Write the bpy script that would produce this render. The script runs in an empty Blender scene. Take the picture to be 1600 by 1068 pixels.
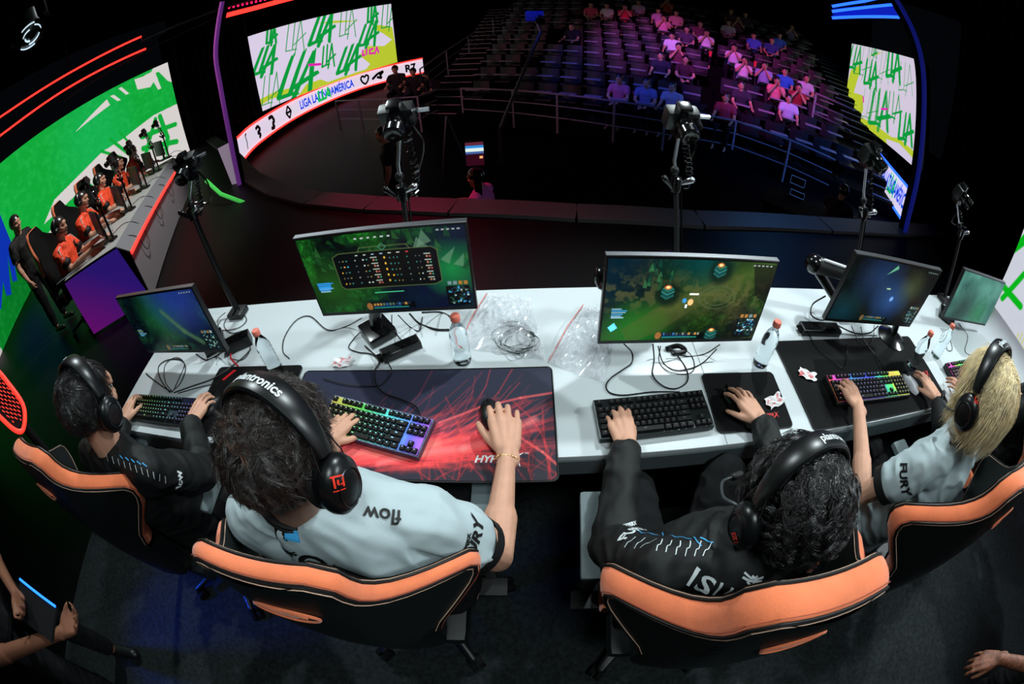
import bpy, bmesh, math, random
import numpy as np
from mathutils import Vector, Matrix, noise
from mathutils.bvhtree import BVHTree
sc = bpy.context.scene
C = sc.collection
PI = math.pi
rnd = random.Random(7)
# ---------------------------------------------------------------- camera (15.7 mm equisolid fisheye, looking 44 degrees down over the players)
FPX, YAW, PITCH, ROLL, EYE = 695.6, .056, -.765, -.067, Vector((0, 0, 1.835))
def basis():
    cy, sy, cp, sp = math.cos(YAW), math.sin(YAW), math.cos(PITCH), math.sin(PITCH)
    f = Vector((-sy*cp, cy*cp, sp)); r = Vector((cy, sy, 0)); u = r.cross(f)
    cr, sr = math.cos(ROLL), math.sin(ROLL)
    return r*cr+u*sr, -r*sr+u*cr, f
RX, UX, FX = basis()
cam = bpy.data.objects.new('camera', bpy.data.cameras.new('camera')); C.objects.link(cam)
cam.matrix_world = Matrix(((RX.x, UX.x, -FX.x, EYE.x), (RX.y, UX.y, -FX.y, EYE.y), (RX.z, UX.z, -FX.z, EYE.z), (0, 0, 0, 1)))
cam.data.type = 'PANO'; cam.data.sensor_width = 36; cam.data.clip_start = .02; cam.data.clip_end = 200
cam.data.panorama_type = 'FISHEYE_EQUISOLID'
cam.data.fisheye_lens = FPX/1600*36; cam.data.fisheye_fov = 2*PI; cam.data.sensor_height = 36*1068/1600
sc.camera = cam
def ray(px, py):                       # direction of a pixel of the 1600x1068 photograph
    x, y = px-800, 534-py; r = math.hypot(x, y)+1e-9; th = 2*math.asin(min(1, r/2/FPX))
    return RX*(math.sin(th)*x/r)+UX*(math.sin(th)*y/r)+FX*math.cos(th)
def onz(px, py, z): d = ray(px, py); return EYE+d*((z-EYE.z)/d.z)
def ony(px, py, y): d = ray(px, py); return EYE+d*((y-EYE.y)/d.y)
def dist(px, py, s): return EYE+ray(px, py)*s
def over(px, py, x, y):                # height at which the ray passes over ground point x, y
    d = ray(px, py); return EYE.z+d.z*math.hypot(x, y)/math.hypot(d.x, d.y)
# ---------------------------------------------------------------- world, exposure, lights
w = bpy.data.worlds.new('world'); sc.world = w; w.use_nodes = True
w.node_tree.nodes['Background'].inputs[0].default_value = (.0012, .0015, .0022, 1)
w.node_tree.nodes['Background'].inputs[1].default_value = 1
sc.view_settings.view_transform = 'Standard'; sc.view_settings.look = 'None'
sc.view_settings.exposure = 0.0; sc.view_settings.gamma = 1
def light(name, kind, loc, target, energy, col, size=.3, spot=60, blend=.4):
    L = bpy.data.lights.new(name, kind); L.energy = energy; L.color = col
    o = bpy.data.objects.new(name, L); C.objects.link(o); o.location = loc
    o.rotation_euler = (Vector(target)-Vector(loc)).to_track_quat('-Z', 'Y').to_euler()
    if kind == 'SPOT': L.spot_size = math.radians(spot); L.spot_blend = blend; L.shadow_soft_size = size
    if kind == 'AREA': L.size = size
    return o
CW = (.86, .98, 1.0)
light('key_spot_light', 'SPOT', (1.9, 3.4, 4.6), (.3, .6, .8), 640, CW, .12, 70, .5)
light('key_spot_light', 'SPOT', (-2.4, 3.2, 4.7), (-.6, .6, .8), 480, CW, .12, 62, .5)
light('top_spot_light', 'SPOT', (.6, -.9, 4.8), (.4, .55, .8), 280, CW, .5, 62, .6)
light('side_spot_light', 'SPOT', (5.0, .9, 4.0), (1.6, .72, .78), 640, CW, .2, 45, .6)
light('blue_spot_light', 'SPOT', (-3.2, -.7, 1.5), (-1.75, -.15, .35), 300, (.02, .10, 1), .1, 36, .8)
light('opposite_team_light', 'SPOT', (-3.0, 4.6, 4.8), (-5.0, 3.4, .9), 900, (1, .97, .93), .3, 60, .6)
light('audience_magenta_light', 'SPOT', (1.5, 5, 6), (6.2, 10.8, .8), 2600, (1, .12, .75), .3, 34, .7)
light('audience_magenta_light', 'SPOT', (0, 5, 6), (3.4, 12.8, 1.4), 2600, (1, .18, .8), .3, 24, .7)
light('audience_blue_light', 'SPOT', (-2, 7, 6), (2.6, 11.6, .8), 1500, (.05, .10, 1), .3, 38, .7)
light('rail_blue_light', 'SPOT', (7, 3, 5), (5, 8, -.5), 1500, (.08, .25, 1), .3, 60, .7)
light('rail_pink_light', 'SPOT', (-6, 3, 4), (-1.5, 11, -.3), 600, (1, .38, .5), .3, 44, .7)
light('stage_edge_red_light', 'SPOT', (-1.6, 5.2, 2.2), (-1.0, 3.85, 0), 110, (1, .05, .16), .1, 70, .6)
light('stage_edge_teal_light', 'SPOT', (3.6, 5.2, 2.2), (3.4, 3.7, 0), 60, (.10, .35, .9), .1, 80, .6)
# ---------------------------------------------------------------- helpers
def tag(o, label=None, cat=None, group=None, kind=None):
    if label: o['label'] = label
    if cat: o['category'] = cat
    if group: o['group'] = group
    if kind: o['kind'] = kind
    return o
def empty(name, loc=(0, 0, 0), rz=0, label=None, cat=None, group=None):
    o = bpy.data.objects.new(name, None); C.objects.link(o); o.location = loc; o.rotation_euler = (0, 0, rz); o.empty_display_size = .05
    return tag(o, label, cat, group)
def dup(root, loc=None, rz=None, label=None, group=None):
    def cp(o, par):
        c = o.copy(); C.objects.link(c)
        if par: c.parent = par
        for ch in o.children: cp(ch, c)
        return c
    r = cp(root, None)
    if loc is not None: r.location = loc
    if rz is not None: r.rotation_euler = (0, 0, rz)
    return tag(r, label, None, group)
def lin(c):
    if isinstance(c, str): c = tuple(int(c[i:i+2], 16)/255 for i in (0, 2, 4))
    return tuple(x/12.92 if x <= .04045 else ((x+.055)/1.055)**2.4 for x in c)
MATS = {}
def mat(name, col, rough=.6, metal=0, emit=0, bump=0, bscale=200, spec=.5, vary=0, vscale=8, coat=0, trans=0, alpha=1, sheen=0, attr=False):
    if name in MATS: return MATS[name]
    m = bpy.data.materials.new(name); m.use_nodes = True; nt = m.node_tree; n = nt.nodes; b = n['Principled BSDF']
    c = lin(col); b.inputs['Base Color'].default_value = (*c, 1); b.inputs['Roughness'].default_value = rough
    b.inputs['Metallic'].default_value = metal; b.inputs['Specular IOR Level'].default_value = spec
    b.inputs['Coat Weight'].default_value = coat; b.inputs['Transmission Weight'].default_value = trans
    b.inputs['Alpha'].default_value = alpha; b.inputs['Sheen Weight'].default_value = sheen
    if emit: b.inputs['Emission Color'].default_value = (*c, 1); b.inputs['Emission Strength'].default_value = emit
    tc = n.new('ShaderNodeTexCoord')
    if vary:
        t = n.new('ShaderNodeTexNoise'); t.inputs['Scale'].default_value = vscale; t.inputs['Detail'].default_value = 5
        r = n.new('ShaderNodeMapRange'); r.inputs[1].default_value = .3; r.inputs[2].default_value = .7; r.inputs[3].default_value = 1-vary; r.inputs[4].default_value = 1+vary
        h = n.new('ShaderNodeHueSaturation'); h.inputs['Color'].default_value = (*c, 1)
        nt.links.new(tc.outputs['Object'], t.inputs['Vector']); nt.links.new(t.outputs[0], r.inputs[0]); nt.links.new(r.outputs[0], h.inputs['Value'])
        nt.links.new(h.outputs[0], b.inputs['Base Color'])
    if attr:
        a = n.new('ShaderNodeAttribute'); a.attribute_name = 'Col'; nt.links.new(a.outputs['Color'], b.inputs['Base Color'])
        if emit: nt.links.new(a.outputs['Color'], b.inputs['Emission Color'])
    if bump:
        t = n.new('ShaderNodeTexNoise'); t.inputs['Scale'].default_value = bscale; t.inputs['Detail'].default_value = 3
        bp = n.new('ShaderNodeBump'); bp.inputs['Strength'].default_value = min(1, bump); bp.inputs['Distance'].default_value = .002
        nt.links.new(tc.outputs['Object'], t.inputs['Vector']); nt.links.new(t.outputs[0], bp.inputs['Height']); nt.links.new(bp.outputs[0], b.inputs['Normal'])
    MATS[name] = m; return m
class MB:
    def __init__(s): s.v = []; s.f = []; s.m = []; s.mi = 0
    def add(s, vs, fs):
        k = len(s.v); s.v += [tuple(v) for v in vs]; s.f += [tuple(i+k for i in f) for f in fs]; s.m += [s.mi]*len(fs); return s
    def box(s, c, size, rot=None, bev=0):
        a, b, h = (x/2 for x in size); R = rot or Matrix.Identity(3); c = Vector(c)
        if bev:
            bm = bmesh.new(); bmesh.ops.create_cube(bm, size=1)
            for v in bm.verts: v.co = Vector((v.co.x*size[0], v.co.y*size[1], v.co.z*size[2]))
            bmesh.ops.bevel(bm, geom=bm.edges[:], offset=bev, segments=2, affect='EDGES', profile=.7)
            bm.verts.index_update(); s.add([R@v.co+c for v in bm.verts], [[v.index for v in f.verts] for f in bm.faces]); bm.free(); return s
        vs = [R@Vector((x, y, z))+c for x in (-a, a) for y in (-b, b) for z in (-h, h)]
        return s.add(vs, [(0, 1, 3, 2), (4, 6, 7, 5), (0, 4, 5, 1), (2, 3, 7, 6), (0, 2, 6, 4), (1, 5, 7, 3)])
    def prism(s, pts, off):            # closed outline extruded along a vector
        n = len(pts); off = Vector(off); vs = [Vector(p) for p in pts]+[Vector(p)+off for p in pts]
        return s.add(vs, [tuple(range(n))[::-1], tuple(range(n, 2*n))]+[(i, (i+1) % n, n+(i+1) % n, n+i) for i in range(n)])
    def tube(s, pts, rad, n=8, closed=False, flat=1, side=None, caps=True):
        pts = [Vector(p) for p in pts]; K = len(pts)
        if not hasattr(rad, '__len__'): rad = [rad]*K
        up = side or Vector((0, 0, 1)); vs = []; prev = None
        for i, p in enumerate(pts):
            t = (pts[(i+1) % K] if (closed or i < K-1) else p)-(pts[i-1] if (closed or i > 0) else p)
            if t.length < 1e-9: t = Vector((0, 0, 1))
            t.normalize()
            if side is not None: a = side-t*side.dot(t)
            elif prev is None: a = t.orthogonal()
            else: a = prev-t*prev.dot(t)
            if a.length < 1e-6: a = t.orthogonal()
            a.normalize(); prev = a; b = t.cross(a)
            for k in range(n):
                q = 2*PI*k/n; vs.append(p+a*(math.cos(q)*rad[i])+b*(math.sin(q)*rad[i]*flat))
        fs = []
        for i in range(K if closed else K-1):
            j = (i+1) % K
            for k in range(n): fs.append((i*n+k, i*n+(k+1) % n, j*n+(k+1) % n, j*n+k))
        if not closed and caps: fs += [tuple(range(n))[::-1], tuple(range((K-1)*n, K*n))]
        return s.add(vs, fs)
    def lathe(s, prof, c=(0, 0, 0), n=20, M=None):   # prof: (r, z)
        c = Vector(c); M = M or Matrix.Identity(3); vs = []; fs = []
        for r, z in prof:
            for k in range(n): q = 2*PI*k/n; vs.append(M@Vector((r*math.cos(q), r*math.sin(q), z))+c)
        for i in range(len(prof)-1):
            for k in range(n): fs.append((i*n+k, i*n+(k+1) % n, (i+1)*n+(k+1) % n, (i+1)*n+k))
        fs += [tuple(range(n))[::-1], tuple(range((len(prof)-1)*n, len(prof)*n))]
        return s.add(vs, fs)
    def ell(s, c, r, M=None, n=12, m=8):
        M = M or Matrix.Identity(3); c = Vector(c); vs = [M@Vector((0, 0, -r[2]))+c]; fs = []
        for i in range(1, m):
            a = -PI/2+PI*i/m
            for k in range(n): q = 2*PI*k/n; vs.append(M@Vector((r[0]*math.cos(a)*math.cos(q), r[1]*math.cos(a)*math.sin(q), r[2]*math.sin(a)))+c)
        vs.append(M@Vector((0, 0, r[2]))+c); L = len(vs)-1
        for k in range(n): fs.append((0, 1+(k+1) % n, 1+k)); fs.append((L, L-n+k, L-n+(k+1) % n))
        for i in range(m-2):
            for k in range(n): a = 1+i*n; fs.append((a+k, a+(k+1) % n, a+n+(k+1) % n, a+n+k))
        return s.add(vs, fs)
    def cap(s, p0, p1, r0, r1, flat=1, side=None, n=14):    # tapered capsule
        p0, p1 = Vector(p0), Vector(p1); d = (p1-p0); L = d.length; t = d/L if L > 1e-6 else Vector((0, 0, 1))
        P = []; R = []
        for a in (-85, -60, -30): P.append(p0+t*(r0*min(1, flat)*math.sin(math.radians(a)))); R.append(r0*math.cos(math.radians(a)))
        for k in range(5): P.append(p0+d*(k/4)); R.append(r0+(r1-r0)*k/4)
        for a in (30, 60, 85): P.append(p1+t*(r1*min(1, flat)*math.sin(math.radians(a)))); R.append(r1*math.cos(math.radians(a)))
        return s.tube(P, R, n, flat=flat, side=side)
    def grid(s, nu, nv, f, close_u=False):
        vs = [f(i/(nu-1 if not close_u else nu), j/(nv-1)) for j in range(nv) for i in range(nu)]
        fs = [(j*nu+i, j*nu+(i+1) % nu, (j+1)*nu+(i+1) % nu, (j+1)*nu+i) for j in range(nv-1) for i in range(nu if close_u else nu-1)]
        return s.add(vs, fs)
    def build(s, name, m=None, parent=None, smooth=True, world=False, auto=35):
        me = bpy.data.meshes.new(name); vs = s.v
        if world and parent:
            I = parent_inv(parent); vs = [I@Vector(v) for v in vs]
        me.from_pydata(vs, [], s.f); ms = m if isinstance(m, (list, tuple)) else [m]
        for x in ms:
            if x: me.materials.append(x)
        if len(ms) > 1: me.polygons.foreach_set('material_index', s.m)
        bm = bmesh.new(); bm.from_mesh(me); bmesh.ops.recalc_face_normals(bm, faces=bm.faces[:])
        for f in bm.faces: f.smooth = bool(smooth)
        if smooth:
            for e in bm.edges:
                if len(e.link_faces) == 2 and e.calc_face_angle(0) > math.radians(auto): e.smooth = False
        bm.to_mesh(me); bm.free(); me.update()
        o = bpy.data.objects.new(name, me); C.objects.link(o)
        if parent: o.parent = parent
        return o
def parent_inv(p):
    M = Matrix.Identity(4); q = p
    while q: M = (Matrix.Translation(q.location)@q.rotation_euler.to_matrix().to_4x4())@M; q = q.parent
    return M.inverted()
def np_mesh(name, V, F, m, parent=None, world=True, smooth=True, cols=None):   # fast quads from arrays
    V = np.asarray(V, dtype=np.float32).reshape(-1, 3); F = np.asarray(F, dtype=np.int32)
    if world and parent:
        I = np.array(parent_inv(parent)); V = (V@I[:3, :3].T+I[:3, 3]).astype(np.float32)
    me = bpy.data.meshes.new(name); me.vertices.add(len(V)); me.vertices.foreach_set('co', V.ravel())
    k = F.shape[1]; me.loops.add(F.size); me.loops.foreach_set('vertex_index', F.ravel()); me.polygons.add(len(F))
    me.polygons.foreach_set('loop_start', np.arange(len(F), dtype=np.int32)*k)
    me.polygons.foreach_set('use_smooth', np.full(len(F), smooth))
    me.update(calc_edges=True); me.validate()
    if cols is not None:
        a = me.color_attributes.new('Col', 'FLOAT_COLOR', 'POINT'); a.data.foreach_set('color', np.c_[cols, np.ones(len(cols))].astype(np.float32).ravel())
    me.materials.append(m); o = bpy.data.objects.new(name, me); C.objects.link(o)
    if parent: o.parent = parent
    return o
def spline(pts, n=8):                 # Catmull-Rom through points
    P = [Vector(p) for p in pts]; P = [P[0]*2-P[1]]+P+[P[-1]*2-P[-2]]; out = []
    for i in range(1, len(P)-2):
        for k in range(n):
            t = k/n; a, b, c, d = P[i-1:i+3]
            out.append(.5*((2*b)+(c-a)*t+(2*a-5*b+4*c-d)*t*t+(3*b-a-3*c+d)*t**3))
    out.append(P[-2]); return out
def rotm(z, x=None):                  # rotation whose z axis is z, and x axis near x
    z = Vector(z).normalized(); x = Vector(x) if x is not None else z.orthogonal(); x = (x-z*x.dot(z)).normalized(); y = z.cross(x)
    return Matrix((x, y, z)).transposed()
# ---- small paint canvas: colours of LED walls, displays and printed cloth, carried by fine grids
def vnoise(w, h, cells, seed):
    r = np.random.RandomState(seed); cy = max(2, int(cells*h/w)+1); g = r.rand(cy+2, cells+2)
    x = np.linspace(0, cells, w); y = np.linspace(0, cy, h); xi = x.astype(int); yi = y.astype(int); fx = x-xi; fy = (y-yi)[:, None]
    fx = fx*fx*(3-2*fx); fy = fy*fy*(3-2*fy)
    a = g[yi][:, xi]; b = g[yi][:, xi+1]; c = g[yi+1][:, xi]; d = g[yi+1][:, xi+1]
    return (a*(1-fx)+b*fx)*(1-fy)+(c*(1-fx)+d*fx)*fy
def fbm(w, h, cells, seed, o=4):
    return sum(vnoise(w, h, cells*2**k, seed+k)*.5**k for k in range(o))/sum(.5**k for k in range(o))
class Img:                            # u right 0..asp, v up 0..1
    def __init__(s, w, h, col, asp):
        s.w, s.h, s.asp = w, h, asp; s.a = np.zeros((h, w, 3))+np.array(lin(col)); s.X, s.Y = np.meshgrid(np.linspace(0, asp, w), np.linspace(0, 1, h))
    def mix(s, m, col):
        m = np.clip(m, 0, 1)[..., None]; s.a = s.a*(1-m)+np.array(lin(col))*m; return s
    def seg(s, a, b, wd, col, wd2=None, soft=None, add=0):
        (x0, y0), (x1, y1) = a, b; dx, dy = x1-x0, y1-y0; L = dx*dx+dy*dy+1e-12
        t = np.clip(((s.X-x0)*dx+(s.Y-y0)*dy)/L, 0, 1); d = np.hypot(s.X-x0-t*dx, s.Y-y0-t*dy); wv = wd+((wd2 if wd2 is not None else wd)-wd)*t
        so = soft or 1.2/s.h; m = np.clip((wv/2-d)/so+.5, 0, 1)
        if add: s.a += m[..., None]*np.array(lin(col))*add
        else: s.mix(m, col)
        return s
    def line(s, pts, wd, col, **k):
        for a, b in zip(pts, pts[1:]): s.seg(a, b, wd, col, **k)
        return s
    def poly(s, pts, col, al=1):
        ins = np.zeros(s.X.shape, bool); n = len(pts)
        for i in range(n):
            (x0, y0), (x1, y1) = pts[i], pts[(i+1) % n]
            if abs(y1-y0) < 1e-9: continue
            c = ((y0 > s.Y) != (y1 > s.Y)) & (s.X < (x1-x0)*(s.Y-y0)/(y1-y0)+x0); ins ^= c
        return s.mix(ins*float(al), col)
    def ell(s, c, r, col, soft=.2, al=1):
        d = np.hypot((s.X-c[0])/r[0], (s.Y-c[1])/r[1]); return s.mix(np.clip((1-d)/soft+.5, 0, 1)*al, col)
    def rect(s, x0, y0, x1, y1, col, al=1): return s.mix(((s.X >= x0) & (s.X <= x1) & (s.Y >= y0) & (s.Y <= y1))*float(al), col)
    def mesh(s, name, f, m, parent=None, world=True):     # f(u01, v01) -> arrays x,y,z
        U, V = np.meshgrid(np.linspace(0, 1, s.w), np.linspace(0, 1, s.h)); P = np.stack(f(U, V), -1).reshape(-1, 3)
        i = np.arange(s.w-1)[None]+np.arange(s.h-1)[:, None]*s.w; i = i.ravel(); F = np.c_[i, i+1, i+1+s.w, i+s.w]
        return np_mesh(name, P, F, m, parent, world, False, s.a.reshape(-1, 3))
def quadmap(bl, br, tr, tl):
    A, B, Cc, D = (np.array(p, float) for p in (bl, br, tr, tl))
    def f(U, V):
        P = A*((1-U)*(1-V))[..., None]+B*(U*(1-V))[..., None]+Cc*(U*V)[..., None]+D*((1-U)*V)[..., None]
        return P[..., 0], P[..., 1], P[..., 2]
    return f
# ---- lettering: outlines turned into a fine mesh, laid on a surface by a mapping
def letters(name, txt, size, f, m, parent=None, bold=0, shear=0, world=True, space=1, fine=0, align='CENTER', thick=0):
    cu = bpy.data.curves.new('lettering', 'FONT'); cu.body = txt; cu.size = size; cu.offset = bold; cu.shear = shear; cu.align_x = align; cu.align_y = 'CENTER'
    cu.space_character = space; cu.resolution_u = 4
    o = bpy.data.objects.new('lettering', cu); C.objects.link(o); dg = bpy.context.evaluated_depsgraph_get(); dg.update()
    me = bpy.data.meshes.new_from_object(o.evaluated_get(dg)); bpy.data.objects.remove(o); bm = bmesh.new(); bm.from_mesh(me)
    bmesh.ops.triangulate(bm, faces=bm.faces[:])
    if fine:
        for _ in range(5):
            es = [e for e in bm.edges if e.calc_length() > fine]
            if not es: break
            bmesh.ops.subdivide_edges(bm, edges=es, cuts=1); bmesh.ops.triangulate(bm, faces=bm.faces[:])
    for v in bm.verts: v.co = Vector(f(v.co.x, v.co.y))
    if world and parent:
        I = parent_inv(parent)
        for v in bm.verts: v.co = I@v.co
    bm.to_mesh(me); bm.free(); me.materials.clear(); me.materials.append(m); me.name = name
    q = bpy.data.objects.new(name, me); C.objects.link(q)
    if parent: q.parent = parent
    return q
def plane_map(o, x, y, off=.001):     # lettering on a flat surface, o centre, x right, y up
    o, x, y = Vector(o), Vector(x).normalized(), Vector(y).normalized(); n = x.cross(y)
    return lambda a, b: o+x*a+y*b+n*off
def drape_map(bvh, o, x, y, off=.0015, far=.3):    # lettering dropped on a curved surface along -n
    o, x, y = Vector(o), Vector(x).normalized(), Vector(y); y = (y-x*y.dot(x)).normalized(); n = x.cross(y)
    def f(a, b):
        p = o+x*a+y*b; h = bvh.ray_cast(p+n*far, -n, far*2.2)
        if h[0] is None: h = bvh.find_nearest(p)
        nn = h[1] if h[1].dot(n) > 0 else -h[1]; return h[0]+nn*off
    return f
def baked(o, mods):                   # run modifiers once and keep the result as plain mesh
    for t, kw in mods:
        md = o.modifiers.new(t, t)
        for k, v in kw.items(): setattr(md, k, v)
    dg = bpy.context.evaluated_depsgraph_get(); dg.update(); me = bpy.data.meshes.new_from_object(o.evaluated_get(dg)); old = o.data
    o.modifiers.clear(); o.data = me; me.name = o.name; bpy.data.meshes.remove(old)
    return o
def bvh_of(o):                        # world space (parents carry location and z turn only)
    M = parent_inv(o.parent).inverted() if o.parent else Matrix.Identity(4)
    return BVHTree.FromPolygons([M@v.co for v in o.data.vertices], [tuple(p.vertices) for p in o.data.polygons])
# ---------------------------------------------------------------- materials
M_floor = mat('stage carpet', (.125, .145, .15), .95, bump=1, bscale=260, vary=.45, vscale=60, spec=.15)
M_black = mat('black plastic', (.07, .073, .078), .42)
M_gloss = mat('gloss black plastic', (.05, .052, .056), .18, spec=.6)
M_rubber = mat('black rubber', (.035, .036, .04), .85, spec=.2)
M_steel = mat('dark steel', (.32, .33, .35), .35, metal=1)
M_alu = mat('aluminium', (.75, .76, .78), .3, metal=1)
M_desk = mat('white laminate', (.81, .84, .85), .25, spec=.5, coat=.15)
M_deskedge = mat('grey desk edge', (.36, .40, .41), .4)
M_dark = mat('matt black paint', (.05, .05, .055), .8, spec=.2)
M_navy = mat('dark blue cloth', (.08, .09, .16), .8)
M_led = mat('led wall', (1, 1, 1), .9, emit=1.0, attr=True, spec=0)
M_disp = mat('lit display', (1, 1, 1), .35, emit=1.0, attr=True, spec=.3)
M_print = mat('printed cloth', (1, 1, 1), .75, attr=True, spec=.25, bump=.3, bscale=900)
M_red = mat('red neon', (1, .16, .13), .5, emit=3.2)
M_blue = mat('blue neon', (.12, .32, 1), .5, emit=3.0)
M_cable = mat('cable rubber', (.06, .065, .07), .45)
M_white = mat('white plastic', (.93, .94, .96), .4)
M_ink = mat('black ink', (.03, .03, .035), .6)
M_wink = mat('white print', (.86, .89, .9), .55)
M_rail = mat('painted steel rail', (.62, .6, .66), .4, metal=.2)
M_wood = mat('dark riser board', (.16, .15, .16), .6)
def hd(px, py, d):                     # point on the ray of a pixel at horizontal distance d
    r = ray(px, py); return EYE+r*(d/math.hypot(r.x, r.y))
def struct(name, mb, m, **k): return tag(mb.build(name, m, **k), kind='structure')
# ---------------------------------------------------------------- stage floor, its edge and the pit
edge = [(-9.0, 10.6), (-6.6, 8.2), (-4.24, 5.58), (-3.3, 4.75), (-2.47, 4.2), (-1.6, 3.82), (-.7, 3.57), (.43, 3.36), (1.59, 3.28), (3.24, 3.41), (4.77, 3.6), (8, 4.2)]
mb = MB(); mb.prism([(-12, -5, -.1), (9, -5, -.1), (9, 4.2, -.1)]+[(x, y, -.1) for x, y in edge[::-1]]+[(-12, 10.6, -.1)], (0, 0, .1))
struct('floor', mb, mat('stage gloss floor', (.018, .018, .022), .5, spec=.15), smooth=False)
mb = MB(); mb.box((2.25, -1.55, .004), (10.1, 5.6, .008)); struct('floor_carpet', mb, M_floor, smooth=False)
mb = MB(); E1 = [Vector((x, y, 0)) for x, y in edge]
for i in range(len(E1)-1):
    a, b = E1[i], E1[i+1]; g = .012*(b-a).normalized(); n = Vector((-(b-a).y, (b-a).x, 0)).normalized()*.30
    mb.prism([a+g, b-g, b-g+n, a+g+n], (0, 0, .035))
struct('trim_1', mb, mat('stage edge board', (.30, .29, .30), .5), smooth=False)
mb = MB()
for i in range(len(E1)-1): mb.prism([E1[i]+Vector((0, .31, -1.35)), E1[i+1]+Vector((0, .31, -1.35)), E1[i+1]+Vector((0, .36, -1.35)), E1[i]+Vector((0, .36, -1.35))], (0, 0, 1.3))
struct('wall_front', mb, M_dark, smooth=False)
mb = MB(); mb.box((0, 14, -1.4), (50, 36, .1)); struct('floor_pit', mb, mat('pit floor', (.018, .018, .022), .6, spec=.12), smooth=False)
mb = MB(); mb.box((0, 32, 3), (60, .2, 10)); struct('wall_back', mb, M_dark, smooth=False)
# ---------------------------------------------------------------- brush lettering shown on the LED walls
class Wall:                            # a flat LED wall: finds where on it a ray lands, so the shown artwork can be laid out
    def __init__(s, bl, br, tr, tl, w, h, col):
        s.c = [Vector(p) for p in (bl, br, tr, tl)]; s.x = (s.c[1]-s.c[0]); s.asp = s.x.length/(s.c[3]-s.c[0]).length; s.I = Img(w, h, col, s.asp); s.n = s.x.cross(Vector((0, 0, 1))).normalized()
    def uv(s, p):
        d = ray(*p); q = EYE+d*((s.c[0]-EYE).dot(s.n)/d.dot(s.n)); u = (q-s.c[0]).dot(s.x)/s.x.length_squared; lo = s.c[0].z*(1-u)+s.c[1].z*u; hi = s.c[3].z*(1-u)+s.c[2].z*u; return (u*s.asp, (q.z-lo)/(hi-lo))
    def poly(s, pts, col): s.I.poly([s.uv(p) for p in pts], col)
    def sc(s, p): a, b = s.uv(p), s.uv((p[0], p[1]-8)); return math.hypot(a[0]-b[0], a[1]-b[1])/8
    def line(s, pts, w, col): s.I.line([s.uv(p) for p in pts], w*s.sc(pts[0]), col)
    def lla(s, cx, cy, h, w, col='0a9a3c', lean=.0, up=(-.16, -1), rt=(1, -.27), wd=1.0):
        r = random.Random(int(cx*9+cy)); j = lambda: r.uniform(-.05, .05)
        def T(a, b): a, b = (a-.5+lean*(b-.5))*wd*.95, b-.5; return (cx+h*(a*rt[0]+b*up[0]), cy+h*(a*rt[1]+b*up[1]))
        for st in ([(.18+j(), 1.0), (-.02, .02+j()), (.28, .05)], [(.50+j(), 1.04), (.32, .06), (.54, .04)], [(.44, -.14), (.82, 1.02+j()), (.94, -.10+j())], [(.40, .20), (1.06, .46+j())]):
            s.line([T(*p) for p in st], w, col)
            if w > 3:
                for k in (-1, 1): s.line([T(p[0]+k*.05, p[1]+k*.07*(1 if p[1] > .5 else -.4)) for p in st], w*.45, col)
    def done(s, t, name='display'): s.I.a *= (1-.08*((np.arange(s.I.w) % 3) == 0))[None, :, None]; return s.I.mesh(name, quadmap(*s.c), M_led, t)
    def back(s, t, off=2.2):
        n = s.n*.12; n = n if n.dot(s.c[0]-EYE) > 0 else -n; MB().prism([p+n*off for p in s.c], n).build('cabinet', M_dark, t, smooth=False, world=True)
W = Wall(hd(362, 197, 15.2), hd(621, 97, 19.8), hd(611, 6, 19.8), hd(345, 72, 15.2), 640, 270, 'd9cfe6'); YL = 'b9c832'
t = empty('led_screen', ((W.c[0]+W.c[1])/2)); tag(t, 'wide led screen with green brush lettering left of the audience', 'screen')
W.poly([(372, 181), (395, 161), (430, 143), (452, 138), (450, 146), (420, 156), (395, 173), (378, 181)], YL); W.poly([(478, 132), (500, 124), (512, 128), (545, 117), (572, 108), (578, 100), (568, 92), (560, 87), (575, 72), (600, 72), (612, 62), (597, 52), (580, 44), (590, 39), (612, 42), (623, 98), (560, 117), (500, 136), (480, 148), (466, 150)], YL); W.poly([(487, 38), (520, 33), (562, 33), (520, 37)], YL)
for q in ((362, 100, 50, 1.6), (410, 96, 36, 5), (417, 57, 24, 4), (456, 57, 46, 1.6), (466, 117, 58, 5.5), (500, 46, 38, 5.5), (511, 87, 30, 3), (545, 92, 34, 5), (540, 35, 40, 1.6), (575, 54, 30, 4.5), (580, 22, 24, 4), (606, 25, 36, 1.8), (422, 140, 44, 1.6), (375, 172, 40, 5)): W.lla(*q, lean=.35 if q[3] > 4 else .1, wd=.95 if q[3] > 4 else .7)
for k in range(4): W.line([(481+k*5, 102-k*.4), (484+k*5, 102-k*.4)], 4, 'e020b0')
W.line([(566, 79), (566, 87), (569, 86)], 3, 'e020b0'); W.line([(572, 77), (572, 85)], 3, 'e020b0'); W.line([(582, 76), (577, 78), (577, 84), (583, 83)], 3, 'e020b0'); W.line([(585, 84), (588, 74), (591, 82)], 3, 'e020b0'); W.done(t); W.back(t)
W = Wall(hd(1318, 173, 17.5), hd(1429, 262, 11.2), hd(1432, 93, 11.2), hd(1331, 68, 17.5), 420, 290, 'd2c8da')
t = empty('led_screen', ((W.c[0]+W.c[1])/2)); tag(t, 'led screen with green brush lettering to the right of the audience', 'screen')
W.poly([(1330, 110), (1347, 102), (1345, 117), (1340, 130), (1335, 145), (1350, 150), (1350, 172), (1345, 182), (1375, 200), (1395, 215), (1407, 217), (1430, 237), (1430, 250), (1407, 225), (1385, 217), (1387, 235), (1375, 220), (1340, 195), (1310, 175)], YL); W.poly([(1361, 92), (1378, 87), (1394, 87), (1378, 90)], YL)
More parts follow.
